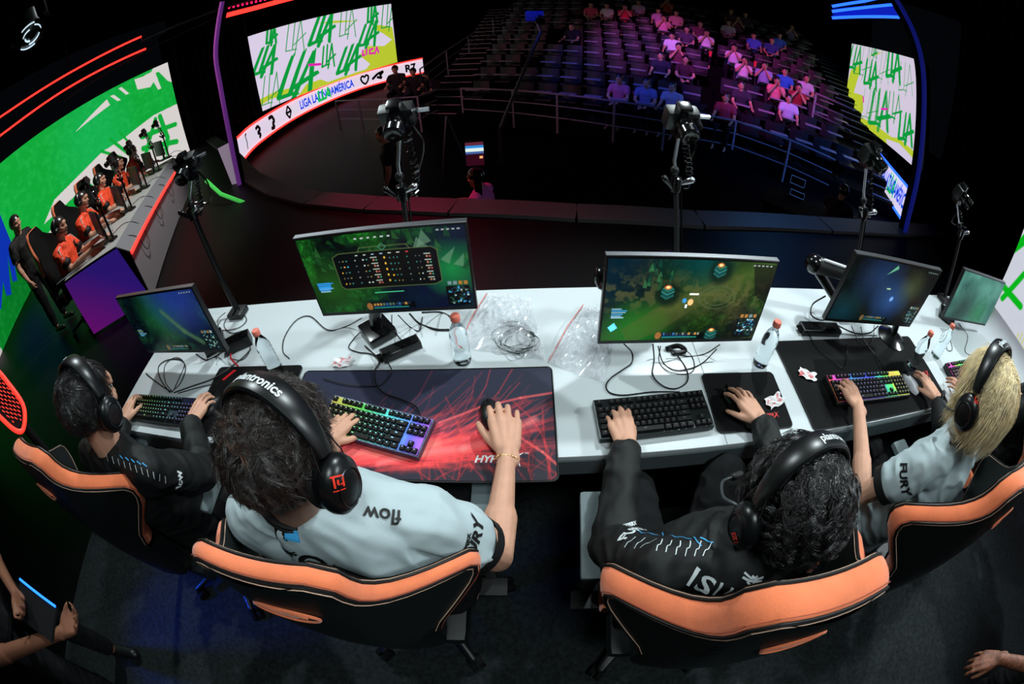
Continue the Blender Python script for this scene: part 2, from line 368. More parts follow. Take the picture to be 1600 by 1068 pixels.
for q in ((1339, 92, 36, 4), (1354, 98, 48, 1.3), (1367, 117, 38, 4.5), (1388, 107, 46, 1.3), (1375, 84, 16, 3), (1411, 107, 44, 5), (1361, 165, 46, 1.3), (1378, 172, 54, 5), (1405, 170, 40, 3), (1421, 203, 40, 5), (1432, 130, 44, 1.5)): W.lla(*q, up=(.03, -1), rt=(1, .42), wd=.62, lean=.15)
W.poly([(1350, 150), (1352, 152), (1352, 160), (1350, 162)], 'e020b0'); W.line([(1381, 172), (1392, 173)], 3, 'e020b0'); W.done(t); W.back(t)
# the great wall behind the opposing team: long part and an angled near part
A, B, D0 = Vector((-10.05, 3.95, 0)), Vector((-9.15, 9.95, 0)), Vector((-7.1, .3, 0)); H = Vector((0, 0, 2.86))
W = Wall(A, B, B+H, A+H, 560, 260, '10a83a'); q = fbm(560, 260, 60, 5, 3); W.I.mix((q-.45)*.9, '2cc45a'); W.I.ell((1.1, .62), (.35, .4), '1ec070', 1.2, .35); wc = 'd6d2cf'; gr = '10a83a'
W.poly([(290, 152), (277, 162), (240, 180), (195, 215), (160, 237), (132, 265), (107, 290), (85, 312), (69, 350), (100, 322), (140, 285), (160, 300), (70, 480), (330, 300)], wc); W.poly([(40, 470), (69, 372), (95, 340), (130, 380), (80, 520)], wc)
W.poly([(117, 207), (167, 155), (172, 164)], wc); W.poly([(172, 150), (178, 148), (189, 156), (184, 158)], wc); W.poly([(185, 138), (190, 136), (202, 146), (197, 148)], wc)
W.poly([(210, 124), (222, 120), (237, 112), (241, 100), (250, 80), (275, 80), (275, 131), (262, 126), (248, 112), (243, 114), (252, 138), (247, 140), (240, 128), (235, 136), (215, 140)], wc)
for p, w in (([(250, 182), (262, 215), (258, 245)], 9), ([(243, 186), (228, 240)], 7), ([(222, 214), (274, 194)], 8), ([(224, 232), (276, 221)], 9), ([(172, 217), (203, 242)], 6), ([(186, 205), (210, 232)], 4), ([(158, 236), (190, 246)], 5)): W.line(p, w, gr)
t = empty('led_wall', (A+B)/2); tag(t, 'huge green and white led wall behind the team in orange shirts', 'screen'); W.done(t); MB().prism([A+Vector((-.1, 0, 0)), B+Vector((-.1, 0, 0)), B+H+Vector((-.1, 0, 0)), A+H+Vector((-.1, 0, 0))], (-.15, .02, 0)).build('cabinet', M_dark, t, smooth=False, world=True)
W = Wall(D0, A, A+H, D0+H, 320, 260, '0a8a2c'); q = fbm(320, 260, 40, 9, 3); W.I.mix((q-.45)*.7, '2cc45a'); bl = '1440d8'
W.poly([(0, 316), (9, 330), (15, 356), (21, 400), (27, 438), (20, 440), (12, 398), (18, 460), (10, 462), (5, 440), (2, 482), (-20, 480), (-20, 300)], bl); W.poly([(12, 272), (6, 300), (1, 318), (-1, 312), (3, 292)], wc); W.poly([(-6, 262), (9, 262), (2, 280), (-6, 284)], wc); W.poly([(-10, 535), (3, 545), (6, 570), (-10, 580)], wc); W.I.a *= .6; W.done(t, 'side_display')
# right hand wall beside the near desk
A2, B2 = Vector((5.62, 2.27, 0)), Vector((5.75, -3.0, 0)); W = Wall(A2, B2, B2+H, A2+H, 560, 300, 'ccd0dc'); W.I.mix((fbm(560, 300, 50, 4, 2)-.5)*.3, 'b0b4c8'); g2_ = '08b41c'
for p, w in (([(1612, 240), (1594, 300), (1612, 312)], 14), ([(1594, 344), (1558, 394)], 9), ([(1604, 368), (1552, 418)], 11), ([(1549, 424), (1575, 456), (1594, 478)], 12), ([(1600, 428), (1566, 466)], 10), ([(1556, 440), (1560, 410), (1600, 380)], 7)): W.line(p, w, g2_)
for k in range(6): W.line([(1572+k*6, 560), (1592+k*6, 520)], 2, 'c8cc40')
for k in range(7): W.line([(1576+k*4, 668-k*2), (1580+k*4, 625-k*4)], 1.5, '2040a0')
t = empty('led_wall', (A2+B2)/2); tag(t, 'white led wall with green strokes at the right end of the near desk', 'screen'); W.done(t); MB().prism([A2+Vector((.03, 0, 0)), B2+Vector((.03, 0, 0)), B2+H+Vector((.03, 0, 0)), A2+H+Vector((.03, 0, 0))], (.15, 0, 0)).build('cabinet', M_dark, t, smooth=False, world=True)
mb = MB(); mb.box((0, 12, 7.6), (44, 44, .2)); struct('ceiling', mb, M_dark, smooth=False)
# ---------------------------------------------------------------- ribbon screens round the pit, neon edged
def ribbon(top, label, glow, text, sgn):
    n_ = 24
    P = [onz(x, y, -.3) for x, y in top]; P = spline(P, n_); S = [0]
    for a, b in zip(P, P[1:]): S.append(S[-1]+(b-a).length)
    S = np.array(S); PX = np.array([p.x for p in P]); PY = np.array([p.y for p in P]); HH = .74
    t = tag(empty('ribbon_screen', P[len(P)//2]), label, 'screen')
    def f(U, V): s = U*S[-1]; return np.interp(s, S, PX), np.interp(s, S, PY), -.3-HH+V*HH
    I = Img(500, 30, 'd8cfe2', S[-1]/HH); lg = '141018'
    def at(s, y): q = s*S[-1]; i = min(len(P)-2, int(np.searchsorted(S, q))-1 if q > 0 else 0); i = max(0, i); d = (P[i+1]-P[i]).normalized(); n = Vector((d.y, -d.x, 0)); n = n if n.dot(EYE-P[i]) > 0 else -n; return Vector((np.interp(q, S, PX), np.interp(q, S, PY), -.3-HH/2+y))+n*.02
    I.mesh('display', f, M_led, t)
    mb = MB(); mb.grid(len(P), 2, lambda u, v: (lambda p: p+Vector((p.x, p.y, 0)).normalized()*.10+Vector((0, 0, -HH*v)))(P[min(len(P)-1, round(u*(len(P)-1)))])); mb.grid(len(P), 2, lambda u, v: (lambda p: p+Vector((p.x, p.y, 0)).normalized()*.10*v)(P[min(len(P)-1, round(u*(len(P)-1)))])); mb.build('cabinet', M_dark, t, world=True)
    for z, nm in ((0, 'neon_edge'), (-HH, 'neon_edge')): MB().tube([p-Vector((p.x, p.y, 0)).normalized()*.03+Vector((0, 0, z)) for p in P], .035, 6).build(nm, glow, t, world=True)
    def sf(px, py): q = ray(px, py); return float(S[int(np.argmin(np.abs(np.arctan2(PX, PY)-math.atan2(q.x, q.y))))])/S[-1]
    mid = 'LIGA LATINOAMÉRICA'; Mb = mat('blue lit letters', (.06, .28, .85), .6, emit=.9); Mg = mat('green lit letters', (.1, .8, .35), .6, emit=.8); Mk = mat('black lit letters', (.02, .02, .03), .6)
    (c0, c1), mk = text; s0, s1 = sf(*c0), sf(*c1); c = (s0+s1)/2; wt = 5.35; kx = (s1-s0)/wt
    letters('lettering', mid, .50, lambda a, b: at(c+a*kx, b), Mb, t, bold=.016, fine=.4)
    letters('lettering', 'LLA', .66, lambda a, b: at(c+(a*1.15-.2)*kx, b)+Vector((0, -.02, 0)), Mg, t, bold=.03, shear=.2, fine=.4)
    def mark(s, pts, w=.05):
        m = MB()
        for a, b in zip(pts, pts[1:]):
            a3, b3 = at(s+sgn*a[0]/S[-1], a[1]), at(s+sgn*b[0]/S[-1], b[1]); m.tube([a3, b3], w, 4, flat=.3, side=Vector((0, 0, 1)))
        m.build('emblem', Mk, t, world=True)
    FIG = [([(-.1, -.22), (0, .0), (-.03, .22), (.1, .25)], .035), ([(-.18, .15), (0, .2), (.12, .05), (-.1, -.02), (.08, -.12), (-.05, -.22)], .06), ([(-.15, .2), (.1, .22), (.2, .0), (.05, -.05), (.12, -.22), (-.1, -.2)], .07), ([(-.18, 0), (0, .25), (.18, 0), (0, -.25), (-.18, 0), (.18, 0)], .045), ([(-.22, .1), (-.1, .22), (0, .1), (.1, .22), (.22, .1), (.15, -.1), (0, -.24), (-.15, -.1), (-.22, .1)], .045), ([(-.3, -.1), (0, .1), (.3, .16), (.1, -.02), (.18, -.16), (-.05, -.05)], .06)]
    for (px, py), k in mk: mark(sf(px, py), *FIG[k])
    if sgn > 0: letters('lettering', 'R7', .5, lambda a, b: at(sf(640, 106)+a/S[-1], b), Mk, t, bold=.02, fine=.4)
    return t
ribbon([(366, 219), (400, 190), (470, 150), (560, 115), (660, 91)], 'curved white ribbon screen with red neon edges along the left of the pit', M_red, (((466, 172), (556, 140)), (((385, 222), 0), ((405, 207), 1), ((426, 194), 2), ((451, 180), 3), ((570, 133), 4), ((592, 124), 5))), 1)
ribbon([(1341, 200), (1385, 252), (1425, 300)], 'narrow white ribbon screen with blue neon edges right of the pit', M_blue, (((1378, 262), (1419, 335)), (((1372, 260), 3),)), -1)
# curved return of the ribbon at the left corner
q = [hd(330, 222, 7.2), hd(350, 205, 7.6), hd(366, 219, 7.4), hd(378, 253, 7.0), hd(385, 290, 6.6)]
t = tag(empty('corner_panel', hd(360, 250, 7)), 'pale curved panel beside the foot of the violet pole', 'panel')
def cp(u, v): a = hd(340+40*v*.6+2*u, 232+u*0+60*v, 7.2); b = hd(366+18*v, 218+70*v, 7.0); return a.lerp(b, u)
MB().grid(8, 8, cp).build('panel', mat('pale lit panel', (.72, .68, .78), .8, emit=.35), t, world=True)
MB().tube([hd(322, 282, 6.6), hd(345, 303, 6.3), hd(385, 318, 6.0)], .03, 6).build('light_strip', mat('green strip', (.25, .75, .3), .6, emit=.5), t, world=True)
# ---------------------------------------------------------------- poles and overhead rings of light
def pole(pix, d, label, m):
    P = [hd(x, y, d) for x, y in pix]; t = tag(empty('truss_pole', P[-1]), label, 'pole')
    P = spline(P, 5); n = Vector((-P[0].y, P[0].x, 0)).normalized()
    MB().tube(P, .06, 4, flat=1.2, side=n).build('post', M_dark, t, world=True)
    MB().tube([p-p.normalized()*.0+Vector((0, -.075, 0)) for p in P], .04, 6).build('light_edge', m, t, world=True); return t
pole([(352, 2), (344, 50), (342, 90), (350, 140), (362, 205), (378, 285)], 7.0, 'slender violet lit pole left of the wide led screen', mat('violet edge light', (.42, .20, .55), .6, emit=.45))
pole([(1390, -10), (1420, 45), (1434, 93), (1438, 150), (1430, 262), (1412, 345), (1402, 395)], 6.2, 'slender blue lit pole right of the right led screen', mat('dim blue edge light', (.08, .12, .55), .6, emit=.35))
t = tag(empty('overhead_light_ring', (-5, 8, 4)), 'overhead truss ring edged with red light strips at upper left', 'light')
for a, m, r in ((((-60, 218), (0, 183), (110, 113), (221, 57)), M_red, .022), (((-60, 250), (0, 212), (110, 135), (228, 76)), M_red, .022), (((350, 25), (400, 12), (460, -4), (520, -18)), M_red, .05), (((221, 63), (285, 36), (350, 12), (420, -8)), M_steel, .03), (((100, 158), (228, 80), (300, 45), (350, 22)), mat('dim strip', (.3, .28, .28), .5), .01)):
    MB().tube(spline([hd(x, y, 9) for x, y in a], 6), r, 6).build('light_strip' if m is M_red else 'rim', m, t, world=True)
mb = MB()
for k in range(14): mb.ell(hd(358+k*7, 12-k*1.6, 9.2), (.03, .03, .03), n=6, m=4)
mb.build('lamp_row', mat('magenta lamp', (.9, .1, .35), .5, emit=1.5), t, world=True)
t = tag(empty('overhead_light_ring', (8, 8, 4)), 'overhead truss ring edged with blue light strips at upper right', 'light')
for a in (((1300, 10), (1350, 2), (1400, -9)), ((1300, 18), (1350, 12), (1399, 7)), ((1300, 28), (1350, 26), (1408, 27))):
    MB().tube([hd(x, y, 9) for x, y in a], .03, 6).build('light_strip', M_blue, t, world=True)
MB().prism([hd(1301, 14, 9.1), hd(1400, 6, 9.1), hd(1408, 26, 9.1), hd(1301, 27, 9.1)], (.1, .1, 0)).build('mesh_band', mat('blue mesh band', (.04, .08, .45), .6, emit=.35), t, world=True)
for nm, q in (('overhead_light_ring', (110, 120)), ('overhead_light_ring.001', (1350, 14))):
    e = hd(*q, 9.15); MB().tube([e, Vector((e.x, e.y, 7.5))], .02, 6).build('hanger', M_dark, bpy.data.objects[nm], world=True)
# black drapes between the screens
def drape(a, b, n, label):
    t = tag(empty('black_drape', ((a[0]+b[0])/2, (a[1]+b[1])/2, 0)), label, 'curtain'); mb = MB(); a, b = Vector((*a, 0)), Vector((*b, 0)); nn = Vector((-(b-a).y, (b-a).x, 0)).normalized()
    mb.grid(n*8+1, 2, lambda u, v: a.lerp(b, u)+nn*(.06*math.sin(u*n*2*PI))+Vector((0, 0, -.02+v*5))); mb.build('cloth', M_dark, t, world=True)
drape((-9.3, 10.3), (-8.0, 12.6), 12, 'black drape between the green led wall and the violet pole')
drape((6.2, 4.4), (6.6, 2.4), 14, 'black drape between the blue pole and the white led wall')
# ---------------------------------------------------------------- audience stand: risers, steps, rails, seats
O2, U1, U2 = Vector((2.2, 9.9, 0)), Vector((.915, -.40, 0)).normalized(), Vector((.40, .915, 0)).normalized()
RD, RH, NR, Z0 = .92, .27, 11, -1.0
def stand(s, r, z=0): return O2+U1*s+U2*(r*RD+.4)+Vector((0, 0, Z0+RH*r+z))
def s_lo(r): return -4.2-.25*r
def s_hi(r): return 6.0
mb = MB()
for r in range(NR):
    a, b = s_lo(r), 7.5; p = [O2+U1*a+U2*(r*RD), O2+U1*b+U2*(r*RD), O2+U1*b+U2*(r*RD+RD), O2+U1*a+U2*(r*RD+RD)]
    mb.prism([Vector((q.x, q.y, -1.4)) for q in p], (0, 0, 1.4+Z0+RH*r-.02*0))
struct('floor_risers', mb, mat('riser carpet', (.02, .02, .025), .85, spec=.1), smooth=False)
t = tag(empty('staircase', stand(-4.9, 0)), 'dark staircase with pale edged treads left of the seats', 'stairs')
mb = MB(); nose = MB()
for k in range(NR*2):
    r = k/2; c = O2+U1*(s_lo(r)-.62)+U2*(r*RD+.25); z = Z0+RH*r
    Rm = Matrix((U1, U2, Vector((0, 0, 1)))).transposed(); mb.box((c.x, c.y, (z-1.4)/2), (1.15, .5, z+1.4), Rm); nose.box(Vector((c.x, c.y, z+.004))-U2*.24, (1.1, .03, .02), Rm)
mb.build('treads', mat('riser carpet', (.02, .02, .025), .85, spec=.1), t, smooth=False, world=True); nose.build('nosing', mat('pale nosing', (.75, .62, .66), .5), t, smooth=False, world=True)
t = tag(empty('staircase', stand(7.5, 0)), 'stepped aisle with thin pale edges right of the seats', 'stairs')
nose = MB()
for k in range(NR*2):
    r = k/2; c = O2+U1*6.9+U2*(r*RD+.2); nose.box(Vector((c.x, c.y, Z0+RH*int(r)+.02+(.13 if k % 2 else 0))), (1.15, .03, .02), Rm)
nose.build('nosing', mat('blue grey nosing', (.45, .6, .8), .5), t, smooth=False, world=True)
def railing(pts, ht, label, cat='railing', mids=2, every=1.5):
    t = tag(empty('guard_rail', pts[0]-Vector((0, 0, ht))), label, cat); MB().tube(pts, .024, 6).build('top_rail', M_rail, t, world=True)
    for k in range(mids): MB().tube([p-Vector((0, 0, ht*(k+1)*.3)) for p in pts], .016, 6).build('middle_rail', M_rail, t, world=True)
    for a, b in zip(pts, pts[1:]):
        n = max(1, round((b-a).length/every))
        for k in range(n): p = a.lerp(b, k/n); MB().box((p.x, p.y, p.z-ht/2), (.045, .045, ht)).build('post', M_rail, t, smooth=False, world=True)
    return t
zt = -.30
railing([onz(x, y, zt) for x, y in ((720, 138), (800, 141), (870, 147), (960, 158), (1040, 170), (1150, 189), (1235, 219), (1305, 250))], 1.0, 'long guard rail in front of the audience seats')
railing([onz(x, y, zt) for x, y in ((524, 158), (600, 155), (652, 151), (681, 140))], 1.0, 'short guard rail below the ribbon screen left of the stairs')
a, b = onz(656, 108, .0), stand(-5.8, 10, 1.0); railing([hd(656, 108, 13.5), hd(731, 57, 16.5), hd(803, 8, 19.5)], 1.0, 'sloping hand rail beside the left staircase', every=2.2)
railing([hd(1275, 146, 12), hd(1335, 172, 11.2)], .9, 'short rail at the right edge of the stand', every=2)
# seat prototype (two seats alternate: tablet raised or folded)
M_seat = mat('seat plastic', (.05, .055, .09), .5); M_tab = mat('writing tablet', (.6, .58, .65), .3)
GS = 'fixed seats with writing tablets in the stand'
def seat_proto():
    t = empty('auditorium_seat'); tag(t, 'dark fixed seat with a pale writing tablet in the stand', 'seat', GS)
    mb = MB(); mb.grid(7, 5, lambda u, v: Vector(((u-.5)*.48, .20+.05*(v)-.04*math.cos((u-.5)*PI), .38+v*.42))); mb.grid(7, 5, lambda u, v: Vector(((u-.5)*.48, .235+.05*v-.04*math.cos((u-.5)*PI), .38+v*.42))); mb.grid(7, 2, lambda u, v: Vector(((u-.5)*.48, .25+.035*v-.04*math.cos((u-.5)*PI), .80))); mb.build('backrest', M_seat, t)
    MB().box((0, 0, .42), (.46, .42, .06), bev=.02).build('seat', M_seat, t)
    mb = MB(); mb.box((0, .05, .2), (.06, .06, .4)); mb.box((0, .0, .01), (.3, .3, .02)); mb.build('pedestal', M_dark, t)
    MB().box((.04, -.25, .66), (.42, .20, .020), bev=.005).build('writing_tablet', M_tab, t)
    return t
sp = seat_proto(); rzs = math.atan2(U1.y, U1.x); first = True; SEATS = {}
for r in range(NR):
    n = int((s_hi(r)-s_lo(r))/.62)
    for k in range(n):
        s = s_lo(r)+.4+k*.62
        if 0.9 < ((s-s_lo(0)) % 5.2) < 1.35: continue
        p = stand(s, r); SEATS[(r, k)] = p
        if first: sp.location = p; sp.rotation_euler = (0, 0, rzs); first = False
        else: dup(sp, p, rzs)
# ---------------------------------------------------------------- people
M_skin = mat('warm skin', (.80, .60, .50), .55, spec=.35, vary=.06, vscale=30, bump=.25, bscale=500)
M_skin2 = mat('brown skin', (.50, .33, .25), .55, spec=.3)
M_hair = mat('dark brown hair', (.17, .135, .12), .33, spec=.9, vary=.4, vscale=55)
M_crown = mat('lighter brown hair', (.42, .29, .22), .4, spec=.6)
M_hairk = mat('black hair', (.13, .12, .125), .28, spec=1.0)
M_blond = mat('blond hair', (1, .93, .76), .5, spec=.5, vary=.25, vscale=40)
M_eye = mat('eye white', (.9, .9, .88), .3); M_iris = mat('iris', (.12, .08, .05), .3)
M_jersey = mat('white jersey cloth', (.70, .76, .775), .7, spec=.2, bump=.3, bscale=700)
M_blackcloth = mat('black jersey cloth', (.06, .068, .072), .62, spec=.35, bump=.3, bscale=700)
M_trouser = mat('black trousers', (.075, .078, .085), .85, spec=.2, bump=.4, bscale=400)
M_orange = mat('orange shirt', (.95, .30, .14), .7)
def hand(mb, W, F, N, S, curl=(.35, .5, .35), spread=.16, thumb=.55, s=1.0, lift=0, tcurl=.3, bend=(0, 0, 0, 0)):
    """palm and five fingers: W wrist, F towards the knuckles, N back of the hand, S towards the thumb"""
    F = Vector(F).normalized(); N = Vector(N); N = (N-F*N.dot(F)).normalized(); S0 = F.cross(N); S = S0 if S0.dot(Vector(S)) > 0 else -S0
    W = Vector(W); K = [];
    lens = (.072, .079, .073, .058); rad = (.0092, .0094, .0089, .0078); off = (.031, .0105, -.0105, -.031); fw = (.088, .092, .087, .078)
    mb.cap(W-F*.03, W+F*.012, .028*s, .027*s, flat=.72, side=S)
    for i in range(4):
        k = W+(F*fw[i]+S*off[i]+N*(.004-.004*abs(i-1.2)))*s; K.append(k); mb.cap(W+(F*.012+S*off[i]*.55)*s, k, .0165*s, .0118*s, flat=.92, side=S)
        mb.cap(W+(F*.03+S*off[i]*.7-N*.006)*s, k-(F*.008+N*.003)*s, .013*s, .011*s, side=S)
    for i in range(4):
        a = spread*(1.3-i)/1.5; d = (F*math.cos(a)+S*math.sin(a)).normalized(); p = K[i]; up = N; b0 = bend[i]
        for q in range(3):
            c = curl[q]+(b0 if q < 2 else 0); d2 = (d*math.cos(c)-up*math.sin(c)).normalized(); up = (up*math.cos(c)+d*math.sin(c)).normalized(); d = d2
            L = lens[i]*(.46, .30, .24)[q]*s; e = p+d*L; r = rad[i]*s*(1, .93, .84)[q]; mb.cap(p, e, r, r*.93, side=S, n=10)
            if q < 2: mb.ell(e, (r*1.06,)*3, n=8, m=6)
            p = e
    t0 = W+(F*.018+S*.020-N*.008)*s; d = (F*math.cos(thumb)+S*math.sin(thumb)-N*.25).normalized(); t1 = t0+d*.040*s; mb.cap(t0, t1, .0165*s, .0115*s, side=S, n=10)
    d = (d+(F*math.cos(tcurl)-S*math.sin(tcurl))*.35).normalized(); t2 = t1+d*.032*s; mb.cap(t1, t2, .0112*s, .0098*s, n=10); d = (d-S*tcurl*.5-N*.15).normalized(); mb.cap(t2, t2+d*.024*s, .0098*s, .0078*s, n=10)
    return K
def loft(mb, st, side, n=20):         # st: (centre, half width, half depth)
    vs = []; K = len(st); side = Vector(side)
    for i, (p, a, b) in enumerate(st):
        t = (Vector(st[min(K-1, i+1)][0])-Vector(st[max(0, i-1)][0])).normalized(); s = (side-t*side.dot(t)).normalized(); f = t.cross(s)
        for k in range(n):
            q = 2*PI*k/n; cx, sx = math.cos(q), math.sin(q); e = .86
            vs.append(Vector(p)+s*(a*math.copysign(abs(cx)**e, cx))+f*(b*math.copysign(abs(sx)**e, sx)))
    fs = [(i*n+k, i*n+(k+1) % n, (i+1)*n+(k+1) % n, (i+1)*n+k) for i in range(K-1) for k in range(n)]+[tuple(range(n))[::-1], tuple(range((K-1)*n, K*n))]
    mb.add(vs, fs)
def head(mb, c, Mh, s=1.0):           # Mh columns: right, face, up
    E = lambda p, r, **k: mb.ell(Vector(c)+Mh@Vector(p)*s, tuple(x*s for x in r), Mh, **k)
    E((0, -.012, .025), (.076, .096, .088), n=20, m=14); E((0, .022, -.025), (.066, .074, .075), n=18, m=12); E((0, .03, -.062), (.055, .058, .048), n=16, m=10)
    E((0, .068, -.098), (.028, .022, .020)); E((0, .09, .03), (.05, .014, .028)); E((.03, .086, .018), (.024, .012, .008)); E((-.03, .086, .018), (.024, .012, .008))
    mb.cap(Vector(c)+Mh@Vector((0, .092, .005))*s, Vector(c)+Mh@Vector((0, .108, -.030))*s, .008*s, .0125*s); E((.011, .098, -.034), (.009, .011, .008)); E((-.011, .098, -.034), (.009, .011, .008))
    E((0, .088, -.060), (.024, .013, .006)); E((0, .086, -.070), (.021, .013, .007)); E((.045, .065, -.02), (.022, .022, .02)); E((-.045, .065, -.02), (.022, .022, .02))
    for q in (-1, 1):
        Me = Mh@Matrix.Rotation(q*.3, 3, 'Z'); cc = Vector(c)+Mh@Vector((q*.077, -.008, -.012))*s
        mb.tube([cc+Me@Vector((q*.006, .016*math.cos(a), .029*math.sin(a)+.002))*s for a in [2*PI*k/14 for k in range(14)]], .006*s, 6, closed=True); mb.ell(cc, (.007*s, .014*s, .024*s), Me)
def seated(J):                        # fill in joints of a seated person facing +Y
    D = dict(pelvis=(0, 0, .56), belly=(0, .0, .74), chest=(0, .02, .93), neck=(0, .04, 1.05), head=(0, .07, 1.20), sl=(-.185, .03, .99), sr=(.185, .03, .99), el=(-.24, .16, .76), er=(.24, .16, .76),
             wl=(-.2, .40, .78), wr=(.2, .40, .78), hl=(-.10, .02, .54), hr=(.10, .02, .54), kl=(-.15, .44, .54), kr=(.15, .44, .54), al=(-.14, .44, .10), ar=(.14, .44, .10), face=(0, 1, -.15), headup=(0, 0, 1),
             fl=(0, 1, -.1), fr=(0, 1, -.1), nl=(0, 0, 1), nr=(0, 0, 1))
    D.update(J); return {k: Vector(v) for k, v in D.items()}
def human(label, J, loc=(0, 0, 0), rz=0, vox=.004, skin=None, shirt=None, trouser=None, sleeve='short', fat=1.0, group=None, hl={}, hr={}, wrinkle=.009, hs=1.0, cuff=None, collar=None, name='person', eyes=True, shoes=True, k_sl=.62):
    J = seated(J); t = tag(empty(name, loc, rz, label), None, 'person', group)
    cs = (J['sr']-J['sl']).normalized(); mb = MB(); f = fat
    Yh = J['face'].normalized(); Zh = (J['headup']-Yh*J['headup'].dot(Yh)).normalized(); Mh = Matrix((Yh.cross(Zh), Yh, Zh)).transposed(); t['x'] = 0; del t['x']
    def torso(m, g, low=True):
        ps = [J['pelvis'], J['belly'], J['chest'], (J['chest']+J['neck'])*.5+(J['sl']+J['sr']-J['neck']*2)*.12, J['neck']]
        loft(m, [(ps[0]-Vector((0, 0, .05)), .155*f+g, .12*f+g), (ps[0]+Vector((0, 0, .04)), .165*f+g, .125*f+g), (ps[1], .15*f+g, .118*f+g), (ps[2], .17*f+g, .118*f+g), (ps[3], .15*f+g, .095*f+g), (ps[4], .07*f+g*.6, .065*f+g*.6)], cs)
        for s in ('sl', 'sr'):
            m.cap(J['neck']-Vector((0, 0, .02)), J[s], .05*f+g, .052*f+g); m.cap(J['chest'], J[s]-Vector((0, 0, .02)), .09*f+g, .056*f+g)
    torso(mb, 0)
    mb.cap(J['neck']-Vector((0, 0, .03)), J['head']+Mh@Vector((0, -.015, -.05)), .060*f, .055)
    head(mb, J['head'], Mh, hs)
    for a in 'lr':
        S, E, W = J['s'+a], J['e'+a], J['w'+a]
        mb.cap(S, E, .050*f, .040*f); mb.cap(E, E.lerp(W, .35), .039*f, .041*f); mb.cap(E.lerp(W, .3), W, .041*f, .0265, flat=.85, side=J['n'+a])
        k = dict(hl if a == 'l' else hr); F = J['f'+a]; sd = Vector((1, 0, 0)) if a == 'l' else Vector((-1, 0, 0)); hand(mb, W, F, J['n'+a], k.pop('S', sd), **k)
        mb.cap(J['h'+a], J['k'+a], .085*f, .058); mb.cap(J['k'+a], J['a'+a], .056, .036)
        fo = Vector((0, 1, 0)); mb.cap(J['a'+a]-Vector((0, 0, .06)), J['a'+a]+fo*.14-Vector((0, 0, .07)), .032, .026)
    body = mb.build('body', skin or M_skin, t); baked(body, [('REMESH', dict(mode='VOXEL', voxel_size=vox, use_smooth_shade=True)), ('SMOOTH', dict(factor=.5, iterations=3 if vox < .006 else 1))])
    if eyes:
        m = MB()
        for q in (-1, 1): m.ell(J['head']+Mh@Vector((q*.03, .083, .006))*hs, (.012,)*3, n=10, m=8)
        m.build('eyes', M_eye, t)
    out = dict(root=t, body=body, J=J, Mh=Mh)
    cv = max(vox, .007) if vox < .01 else vox
    def cloth(name, m, mt, wr):
        o = m.build(name, mt, t); mods = [('REMESH', dict(mode='VOXEL', voxel_size=cv, use_smooth_shade=True)), ('SMOOTH', dict(factor=.6, iterations=4 if vox < .01 else 1))]; baked(o, mods)
        if wr:
            NV = [v.normal.copy() for v in o.data.vertices]
            for v in o.data.vertices:
                p = v.co; q = noise.noise(p*9+Vector((3, 1, 7)))+.55*noise.noise(Vector((p.x*20, p.y*20, p.z*9))); rdg = 1-abs(noise.noise(Vector((p.x*14+p.z*8, p.y*14, p.z*14+p.x*6))))*2.4
                v.co = p+NV[v.index]*(q*wr+max(0, rdg)*wr*.9)
        return o
    if shirt:
        m = MB(); torso(m, .014); g = .013
        for a in 'lr':
            S, E, W = J['s'+a], J['e'+a], J['w'+a]
            if sleeve == 'short': c = S.lerp(E, k_sl); m.cap(S, c-(E-S).normalized()*.035, .056*f+g, .058*f+g)
            else: m.cap(S, E, .055*f+g, .045*f+g); m.cap(E, W-(W-E).normalized()*.035, .045*f+g, .032+g)
        out['shirt'] = cloth('shirt', m, shirt, wrinkle)
        if cuff or cuff is None and vox < .01 and sleeve == 'short':
            for a in 'lr':
                S, E = J['s'+a], J['e'+a]; d = (E-S).normalized(); c = S.lerp(E, k_sl); m = MB(); rr = .058*f+g
                M = rotm(d); m.grid(24, 5, lambda u, v: c+d*(v*.032-.012)+M@Vector((math.cos(u*2*PI), math.sin(u*2*PI), 0))*(rr+.0005-.003*v), close_u=True); m.grid(24, 3, lambda u, v: c+d*.02+M@Vector((math.cos(u*2*PI), math.sin(u*2*PI), 0))*(rr-.001-.012*v), close_u=True); m.build('cuff', cuff or M_ink, t)
        elif vox < .01 and sleeve == 'long':
            for a in 'lr':
                E, W = J['e'+a], J['w'+a]; d = (W-E).normalized(); M = rotm(d); m = MB(); c = W-d*.055
                m.grid(20, 7, lambda u, v: c+d*v*.05+M@Vector((math.cos(u*2*PI), math.sin(u*2*PI), 0))*(.042-.006*v+.0012*math.sin(u*40*PI)), close_u=True); m.build('cuff', shirt, t)
        if collar:
            d = (J['head']-J['neck']).normalized(); M = rotm(d, cs); m = MB(); [m.tube([J['neck']-Vector((0, 0, .004-.008*g))+d*.008+M@Vector((math.cos(a)*(.069-.003*g)*f, math.sin(a)*(.066-.003*g)*f, 0)) for a in [2*PI*k/26 for k in range(26)]], .0085, 8, closed=True) for g in (0, 1)]; m.build('collar', collar, t)
    if trouser:
        m = MB(); loft(m, [(J['pelvis']-Vector((0, 0, .07)), .17*f, .13*f), (J['pelvis']+Vector((0, 0, .06)), .172*f, .135*f)], cs)
        for a in 'lr': m.cap(J['h'+a], J['k'+a], .098*f, .070); m.cap(J['k'+a], J['a'+a]+(J['k'+a]-J['a'+a])*.1, .069, .052)
        out['trousers'] = cloth('trousers', m, trouser, wrinkle*.8)
    if shoes:
        for a in 'lr':
            m = MB(); p = J['a'+a]; m.cap(p-Vector((0, .03, .055)), p+Vector((0, .16, -.066)), .042, .036, flat=.9); m.build('shoe', M_black, t)
    return out
def world_of(t): return parent_inv(t).inverted()
